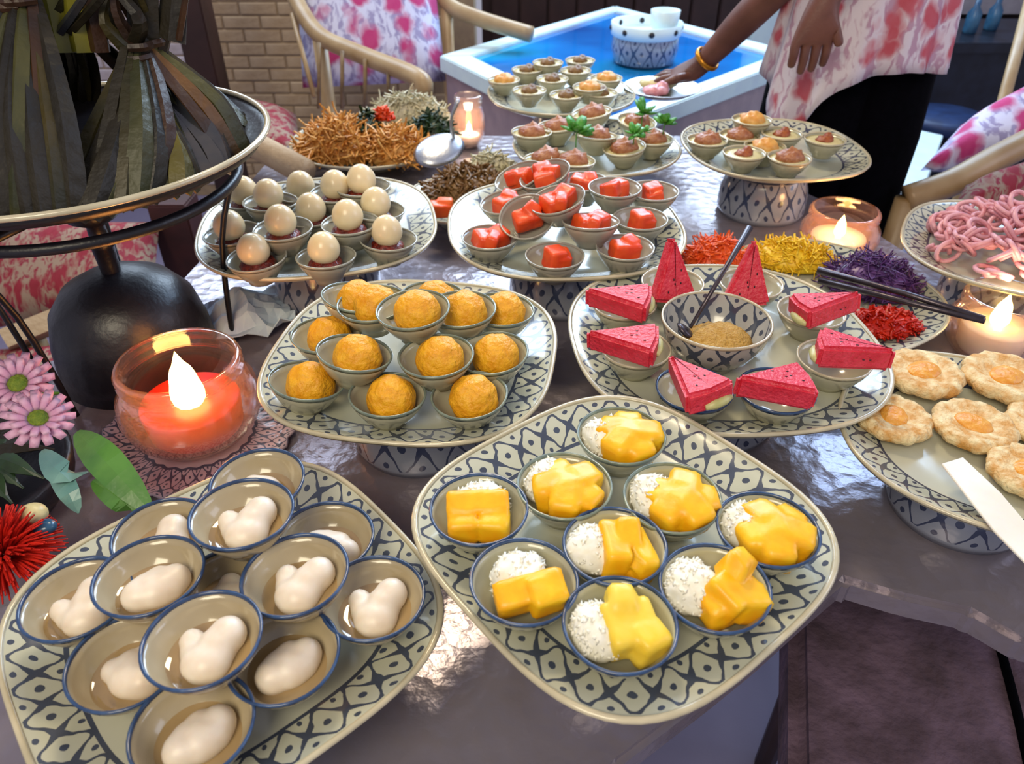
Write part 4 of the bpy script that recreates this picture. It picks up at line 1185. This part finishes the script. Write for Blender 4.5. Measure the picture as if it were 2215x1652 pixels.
# plate held by the hand
hc = at(1432, 186, .88)
hpz = hc
pl = empty('held_plate', hc, 'small plate of pink and pale food held by the reaching hand', 'plate')
lathe('dish', [(.0001, -.012), (.06, -.012), (.088, 0), (.09, -.001), (.062, -.016), (.0001, -.016)], M['silver'], pl, 48)
v, f = star([sph((0, 0, 0), .03, (1.3, .9, .45)), sph((.02, .01, .005), .018)], (0, 0, 0), .06, 4, .006, .004, 90, 3)
o = mesh('pink_salad', v, f, M['pink']); o.location = hc + Vector((-.02, -.035, 0)); o.scale = (.8, .8, .8); tag(o, 'pink food on the plate held by the hand', 'food', kind='stuff')
v, f = star([sph((0, 0, 0), .035, (1.3, .9, .4)), sph((.02, .01, .005), .018)], (0, 0, 0), .06, 4, .006, .003, 90, 6)
o = mesh('pale_rice', v, f, M['custard']); o.location = hc + Vector((-.005, .025, .0)); tag(o, 'pale rice on the plate held by the hand', 'food', kind='stuff')

# ------------------------------------------------------------------ person
pe = empty('person', (.74, 1.72, 0), 'person in pink patterned blouse and black trousers reaching for a plate', 'person')
px0, py0 = .74, 1.72


def skin_body():
    V = []; E = []; Rr = []

    def add(p, r, par=None):
        V.append(Vector(p) - Vector((px0, py0, 0))); Rr.append(r); i = len(V) - 1
        if par is not None: E.append((par, i))
        return i
    pel = add((.74, 1.74, .92), .115)
    wa = add((.735, 1.72, 1.06), .10, pel); ch = add((.73, 1.69, 1.22), .115, wa); up_ = add((.725, 1.67, 1.33), .09, ch)
    nk = add((.715, 1.65, 1.41), .048, up_); hd0 = add((.71, 1.635, 1.47), .05, nk); hd1 = add((.70, 1.62, 1.53), .078, hd0); hd2 = add((.70, 1.625, 1.59), .072, hd1)
    # image-left arm reaching out
    s1 = add((.60, 1.66, 1.335), .052, up_); e1 = add((.555, 1.70, 1.13), .038, s1); f1 = add((.49, 1.76, 1.03), .036, e1); w1 = add((.425, 1.815, .925), .023, f1); h1 = add((.395, 1.83, .905), .028, w1)
    s2 = add((.85, 1.68, 1.335), .052, up_); e2 = add((.78, 1.59, 1.25), .040, s2); f2 = add((.66, 1.545, 1.22), .038, e2); w2 = add((.565, 1.52, 1.125), .026, f2); h2 = add((.555, 1.51, 1.075), .034, w2)
    for sx, fx in ((-.075, -.08), (.075, .09)):
        hp_ = add((.74 + sx * .9, 1.74, .84), .078, pel); kn = add((.74 + fx * .9, 1.735, .48), .05, hp_); an = add((.74 + fx, 1.76, .10), .036, kn); hl = add((.74 + fx, 1.74, .045), .034, an); to = add((.74 + fx - .01, 1.62, .03), .028, hl)
    return V, E, Rr, h1, h2, w1, w2


V, E_, Rr, h1, h2, w1, w2 = skin_body()
# fingers, continued from the palms as separate chains in the same body
HA = [(h1, V[h1], Vector((-.85, .2, -.45)), Vector((0, -.5, .2)))]


def add_chain(start, pts, rad):
    par = start
    for p, r_ in zip(pts, rad):
        V.append(Vector(p)); Rr.append(r_); E_.append((par, len(V) - 1)); par = len(V) - 1


p1 = V[h1]
for k, (dx, dy, L) in enumerate(((-.6, .75, .062), (-.75, .45, .070), (-.8, .15, .066), (-.75, -.15, .055))):
    d = Vector((dx, dy, -.12)).normalized(); c = p1 + Vector((-.008, .022 - .013 * k, -.004)); add_chain(h1, [c + d * .018, c + d * (L * .62), c + d * L + Vector((0, 0, -.012))], [.0095, .0085, .007])
add_chain(h1, [p1 + Vector((.0, -.03, .004)), p1 + Vector((-.028, -.048, .004))], [.011, .009])
p2 = V[h2]
for k, L in enumerate((.058, .07, .066, .056)):
    d = Vector((.0, -.15 + .03 * k, -1)).normalized(); c = p2 + Vector((-.030 + .020 * k, 0, -.018)); add_chain(h2, [c + d * .012, c + d * (L * .6), c + d * L + Vector((0, .008, .0))], [.010, .009, .0075])
add_chain(h2, [p2 + Vector((.035, -.01, -.005)), p2 + Vector((.048, -.015, -.035))], [.011, .009])
me = bpy.data.meshes.new('body'); me.from_pydata([tuple(v) for v in V], E_, []); me.update()
ob = bpy.data.objects.new('body', me); C.objects.link(ob); ob.parent = pe
sk = ob.modifiers.new('skin', 'SKIN'); sk.use_smooth_shade = True
for i, r_ in enumerate(Rr): me.skin_vertices[0].data[i].radius = (r_, r_ * (.82 if r_ > .08 else 1)); me.skin_vertices[0].data[i].use_root = (i == 0)
su = ob.modifiers.new('sub', 'SUBSURF'); su.levels = 2; su.render_levels = 2; me.materials.append(M['skin'])
# head features
for sx in (-.028, .028):
    v, f = star([sph((0, 0, 0), .011, (1.2, .6, .7))], (0, 0, 0), .03, 2); o = mesh('eye', v, f, M['blackmatt'], pe); o.location = (-.04 + sx, -.17, 1.545)
v, f = star([sph((0, 0, 0), .012, (.8, 1.1, 1.5))], (0, 0, 0), .03, 2); o = mesh('nose', v, f, M['skin'], pe); o.location = (-.04, -.182, 1.52)
v, f = star([sph((0, 0, 0), .015, (1.5, .5, .45))], (0, 0, 0), .03, 2); o = mesh('mouth', v, f, M['redpom'], pe); o.location = (-.04, -.165, 1.487)
for sx in (-1, 1):
    v, f = star([sph((0, 0, 0), .018, (.35, .8, 1.2))], (0, 0, 0), .04, 2); o = mesh('ear', v, f, M['skin'], pe); o.location = (-.04 + sx * .078, -.09, 1.525)
v, f = star([sph((0, 0, 0), .095, (.98, 1, 1)), sph((0, .05, -.06), .06)], (0, 0, 0), .2, 4, .03, .003, 60, 1)
v = [(x, y if not (y < -.03 and z < .03) else -.03, z) for x, y, z in v]
o = mesh('hair', v, f, M['hair'], pe); o.location = (-.04, -.07, 1.575)
v, f = star([sph((0, 0, 0), .03)], (0, 0, 0), .05, 2)
lathe('bracelet', [(.0285 + .0035 * math.cos(t), .006 * math.sin(t)) for t in np.linspace(0, 2 * math.pi, 9)[:-1]], M['gold'], pe, 24, closed=True)
br = pe.children[-1]; br = [c for c in bpy.data.objects if c.name.startswith('bracelet')][0]
br.location = V[w1] + Vector((.012, -.01, .02)); br.rotation_euler = (V[w1] - V[w1 - 1]).to_track_quat('Z', 'Y').to_euler(); br['label'] = 'gold bracelet on the reaching wrist'
# blouse: wide cloth with a slanting hem and folds
nv_, nf_ = [], []; n = 96; rows = 16
for j in range(rows):
    t = j / (rows - 1)
    for i in range(n):
        a = 2 * math.pi * i / n
        ca, sa = math.cos(a), math.sin(a)
        hem = .955 + .035 * ca - .10 * math.exp(-((a - math.pi * 1.17) / .33) ** 2) + .02 * math.sin(3 * a)
        z = 1.36 * (1 - t) + hem * t
        rx = .118 + .065 * t ** .6 + (.0 if t > .15 else -.05 * (1 - t / .15)); ry = .10 + .055 * t ** .7 + (.0 if t > .15 else -.04 * (1 - t / .15))
        fo = 1 + t * (.045 * math.sin(9 * a + 1) + .03 * math.sin(17 * a + 2 * t))
        cx = .73 - px0 + .0 * t; cy = 1.69 - py0 + .02 * t
        nv_.append((cx + rx * ca * fo, cy + ry * sa * fo, z))
for j in range(rows - 1):
    for i in range(n):
        i2 = (i + 1) % n; nf_.append((j * n + i, (j + 1) * n + i, (j + 1) * n + i2, j * n + i2))
bl = mesh('blouse', nv_, nf_, M['blouse'], pe); sm = bl.modifiers.new('thick', 'SOLIDIFY'); sm.thickness = .004
for (a, b, ra, rb) in ((Vector((.60, 1.66, 1.335)), Vector((.565, 1.69, 1.17)), .062, .07), (Vector((.85, 1.68, 1.335)), Vector((.84, 1.615, 1.215)), .062, .068)):
    o_ = Vector((px0, py0, 0)); v, f = tube_data([a - o_ + Vector((.0, 0, .02)), (a + b) / 2 - o_, b - o_], [ra * .9, ra, rb], 20, False); q = mesh('sleeve', v, f, M['blouse'], pe); q.modifiers.new('thick', 'SOLIDIFY').thickness = .003
# trousers
for sx, fx in ((-.062, -.08), (.062, .085)):
    v, f = tube_data([(sx * .7, .02, 1.08), (sx * .8, .02, .95), (sx, .02, .80), (fx * .9, .015, .5), (fx, .03, .12)], [.10, .122, .118, .095, .085], 24, False)
    q = mesh('trouser_leg', v, f, M['blackmatt'], pe); q.modifiers.new('thick', 'SOLIDIFY').thickness = .003
    v, f = star([sph((0, 0, 0), .04, (.95, 2.2, .8))], (0, 0, 0), .12, 3); q = mesh('shoe', v, f, M['blackmatt'], pe); q.location = (fx, -.06, .033)


# ------------------------------------------------------------------ bamboo chairs
def cushion(name, pts4, th, m_, parent, sub=10, puff=.03):
    """padded cushion over a quad of corners"""
    a, b, c, d = [Vector(p) for p in pts4]; N = (b - a).cross(d - a).normalized(); vs_, fs = [], []
    k = sub + 1
    for side in (1, -1):
        for i in range(k):
            for j in range(k):
                u, v = i / sub, j / sub; p = a * (1 - u) * (1 - v) + b * u * (1 - v) + c * u * v + d * (1 - u) * v
                e = (min(1, 6 * u * (1 - u)) * min(1, 6 * v * (1 - v))) ** .5
                vs_.append(p + N * side * (th * .5 * e + puff * e * .3 * math.sin(math.pi * u) * math.sin(math.pi * v)))
    for s_ in range(2):
        o_ = s_ * k * k
        for i in range(sub):
            for j in range(sub):
                q = (o_ + i * k + j, o_ + (i + 1) * k + j, o_ + (i + 1) * k + j + 1, o_ + i * k + j + 1); fs.append(q if s_ == 0 else q[::-1])
    bm = bmesh.new(); [bm.verts.new(v) for v in vs_]; bm.verts.ensure_lookup_table()
    for q in fs: bm.faces.new([bm.verts[i] for i in q])
    bmesh.ops.remove_doubles(bm, verts=bm.verts, dist=.0005); bmesh.ops.recalc_face_normals(bm, faces=bm.faces)
    me = bpy.data.meshes.new(name); bm.to_mesh(me); bm.free(); me.polygons.foreach_set('use_smooth', [True] * len(me.polygons)); me.materials.append(M[m_])
    o = bpy.data.objects.new(name, me); C.objects.link(o); o.parent = parent; return o


# chair 1, behind the noodle dish
ch = empty('bamboo_armchair', (0, 0, 0), 'bamboo armchair with pink floral cushions behind the noodle dish', 'chair')
L0 = [aty(618, -60, 2.75), aty(640, 0, 2.7), aty(690, 75, 2.55), aty(780, 118, 2.4), aty(903, 168, 2.2)]
tube('arm', smoothpts(L0 + [aty(915, 200, 2.18)], 5), .026, M['bamboo'], ch, 12)
Rr_ = [aty(935, -60, 2.95), aty(965, 5, 2.9), aty(1030, 38, 2.85), aty(1150, 75, 2.78)]
tube('arm', smoothpts(Rr_, 5), .026, M['bamboo'], ch, 12)
tube('back_rail', smoothpts([aty(618, -60, 2.75), aty(700, -110, 2.9), aty(860, -110, 3.0), aty(935, -60, 2.95)], 5), .026, M['bamboo'], ch, 12)
cushion('back_cushion', [aty(655, 190, 2.62), aty(965, 175, 2.72), aty(935, -80, 2.93), aty(640, -80, 2.8)], .10, 'floral', ch)
ca_ = aty(660, 215, 2.55); cb = aty(985, 200, 2.62)
cushion('seat_cushion', [(ca_.x, 2.12, .42), (cb.x - .02, 2.15, .42), (cb.x, 2.62, .42), (ca_.x, 2.6, .42)], .12, 'floral', ch)
for p, q in ((L0[-1], None), (L0[2], None), (Rr_[1], None)):
    tube('leg', [(p.x, p.y, 0), (p.x, p.y, p.z)], .022, M['bamboo'], ch, 10)
sp_ = [aty(640, 60, 2.62), aty(668, 150, 2.58)]
for k in range(4):
    tube('spindle', [aty(690 + k * 50, 92 + k * 18, 2.45 - k * .06), aty(690 + k * 50, 235, 2.42 - k * .05)], .006, M['bamboodark'], ch, 6)
tube('strut', [aty(632, 30, 2.66), aty(680, 210, 2.5)], .008, M['bamboo'], ch, 6)
# chair 2: red cushion seen left of chair 1
c2 = empty('bamboo_bench', (0, 0, 0), 'low bench with red floral cushion below the brick wall, behind the leaf tray', 'bench')
cushion('seat_cushion', [aty(455, 330, 2.0), aty(650, 330, 2.0), aty(640, 248, 2.45), aty(440, 205, 2.45)], .08, 'floralred', c2)
tube('rail', [aty(480, 270, 1.72), aty(560, 318, 1.62), aty(660, 372, 1.52)], .028, M['brickw'], c2, 12)
for X, Y in ((480, 1.75), (650, 1.55)):
    p = aty(X, 330, Y); tube('leg', [(p.x, p.y, 0), (p.x, p.y, .55)], .022, M['bamboo'], c2, 8)
# chair 3: left, seen under the stand
c3 = empty('bamboo_sofa', (0, 0, 0), 'sofa with dark red floral cushions and pale wooden rail, seen under the stand', 'sofa')
cushion('back_cushion', [aty(-60, 720, 1.5), aty(330, 640, 1.55), aty(345, 480, 1.75), aty(-60, 480, 1.7)], .10, 'floralred', c3)
cushion('seat_cushion', [aty(-80, 930, 1.22), aty(260, 860, 1.25), aty(250, 740, 1.42), aty(-80, 760, 1.38)], .08, 'floralred', c3)
bx = [aty(10, 738, 1.36), aty(232, 648, 1.50), aty(350, 600, 1.6)]
v, f = tube_data(bx, .03, 4); mesh('rail', v, f, M['brickw'], c3, False)
for X, Y in ((60, 1.42), (340, 1.62)):
    p = aty(X, 720, Y); tube('leg', [(p.x, p.y, 0), (p.x, p.y, max(p.z, .3))], .03, M['bamboo'], c3, 8)
pp = aty(388, 560, 1.75)
o = box('red_post', (pp.x - .045, pp.y, 0), (pp.x + .05, pp.y + .09, .62), M['redwall']); tag(o, 'short dark red post below the tray, left of the cream balls', 'post')
p0 = aty(418, 80, 2.5); o = box('dark_post', (p0.x - .045, 2.5, 0), (p0.x + .045, 2.6, 1.35), M['wood']); tag(o, 'dark wooden post before the cream brick wall', 'post')
# chair 4: right
c4 = empty('bamboo_lounge_chair', (0, 0, 0), 'bamboo lounge chair with lilac floral cushions at the right edge', 'chair')
tube('arm', smoothpts([aty(1960, 430, 1.62), aty(2060, 395, 1.62), aty(2160, 340, 1.66), aty(2300, 270, 1.72)], 5), .03, M['bamboo'], c4, 12)
tube('arm_post', [aty(1962, 430, 1.62), aty(1962, 430, 1.62) + Vector((0, 0, -.62))], .026, M['bamboo'], c4, 10)
cushion('back_cushion', [aty(1990, 370, 1.75), aty(2300, 330, 1.82), aty(2300, 140, 2.0), aty(2080, 270, 1.9)], .09, 'floral', c4)
cushion('side_cushion', [aty(2050, 470, 1.5), aty(2300, 440, 1.52), aty(2300, 330, 1.62), aty(2090, 400, 1.58)], .07, 'floralred', c4)
tube('leg', [(1.25, 1.7, 0), (1.25, 1.7, .7)], .026, M['bamboo'], c4, 10)
# pale armrest box behind the trousers
o = prism('white_side_table', [(p.x, p.y) for p in (at(1960, 262, .5), at(2045, 280, .5), at(2000, 400, .5), at(1900, 400, .5))][::-1], .02, .5, M['whitewood']); o.location.z = -.02
tag(o, 'pale boxy side table right of the black trousers', 'table')
# dark table with bottles far right
dt = empty('dark_sideboard', (1.55, 2.9, 0), 'dark sideboard with blue bottles at the far right rear', 'sideboard')
dt.location = (0, 0, 0)
sx0 = aty(1985, 120, 2.9)
box('top', (sx0.x + .1, 3.32, .60), (sx0.x + 1.5, 3.8, .64), M['dark'], dt)
box('panel', (sx0.x + .14, 3.36, 0.0), (sx0.x + 1.45, 3.75, .60), M['dark'], dt)
for i in range(7):
    b0 = empty('bottle', (sx0.x + .25 + i * .12, 3.5 + .06 * (i % 2), .64), 'small blue bottle on the dark sideboard', 'bottle', 'bottles on the dark sideboard')
    lathe('glass', [(.0001, 0), (.026, 0), (.028, .01), (.028, .08), (.012, .105), (.011, .13), (.0001, .13)], M['teal'], b0, 20)
st_ = at(2048, 245, .42)
so = empty('blue_stool', (st_.x, st_.y, 0), 'round navy blue stool before the dark sideboard', 'stool')
lathe('seat', [(.0001, .42), (.14, .42), (.16, .405), (.155, .37), (.0001, .37)], M['navy'], so, 40)
for a in (45, 135, 225, 315): tube('leg', [(.10 * math.cos(R(a)), .10 * math.sin(R(a)), .372), (.13 * math.cos(R(a)), .13 * math.sin(R(a)), 0)], .014, M['dark'], so, 8)
bpole = aty(2165, 240, 2.3); bq = aty(2240, -40, 2.6)
o = tube('bamboo_pole', [Vector((bpole.x - .14, 2.2, 0)), bpole, bq], .018, M['bamboo'], None, 10); tag(o, 'slanting pale bamboo pole at the upper right edge', 'pole')
# purple velvet seat front right
zs = .50
sv = [at(1712, 1900, zs), at(1712, 1290, zs), at(1760, 1180, zs), at(2080, 1200, zs), at(2180, 1330, zs), at(2290, 1500, zs), at(2350, 1900, zs)]
vc = empty('velvet_chair', (0, 0, 0), 'dark purple brown velvet chair pushed under the table front right', 'chair')
prism('seat', [(p.x, p.y) for p in sv], zs - .10, zs, M['velvet'], vc, .02, 3)
edge = smoothpts([at(2060, 1262, zs + .002), at(2135, 1330, zs + .002), at(2185, 1480, zs + .002), at(2240, 1720, zs + .002)], 5)
tube('piping', edge, .006, M['blackmatt'], vc, 8)
cx_ = sum((p.x for p in sv)) / 7; cy_ = sum((p.y for p in sv)) / 7
for a, b in ((-.1, -.12), (.13, -.12), (-.08, .12), (.12, .12)):
    tube('leg', [(cx_ + a, cy_ + b, 0), (cx_ + a, cy_ + b, zs - .10)], .018, M['wood'], vc, 8)
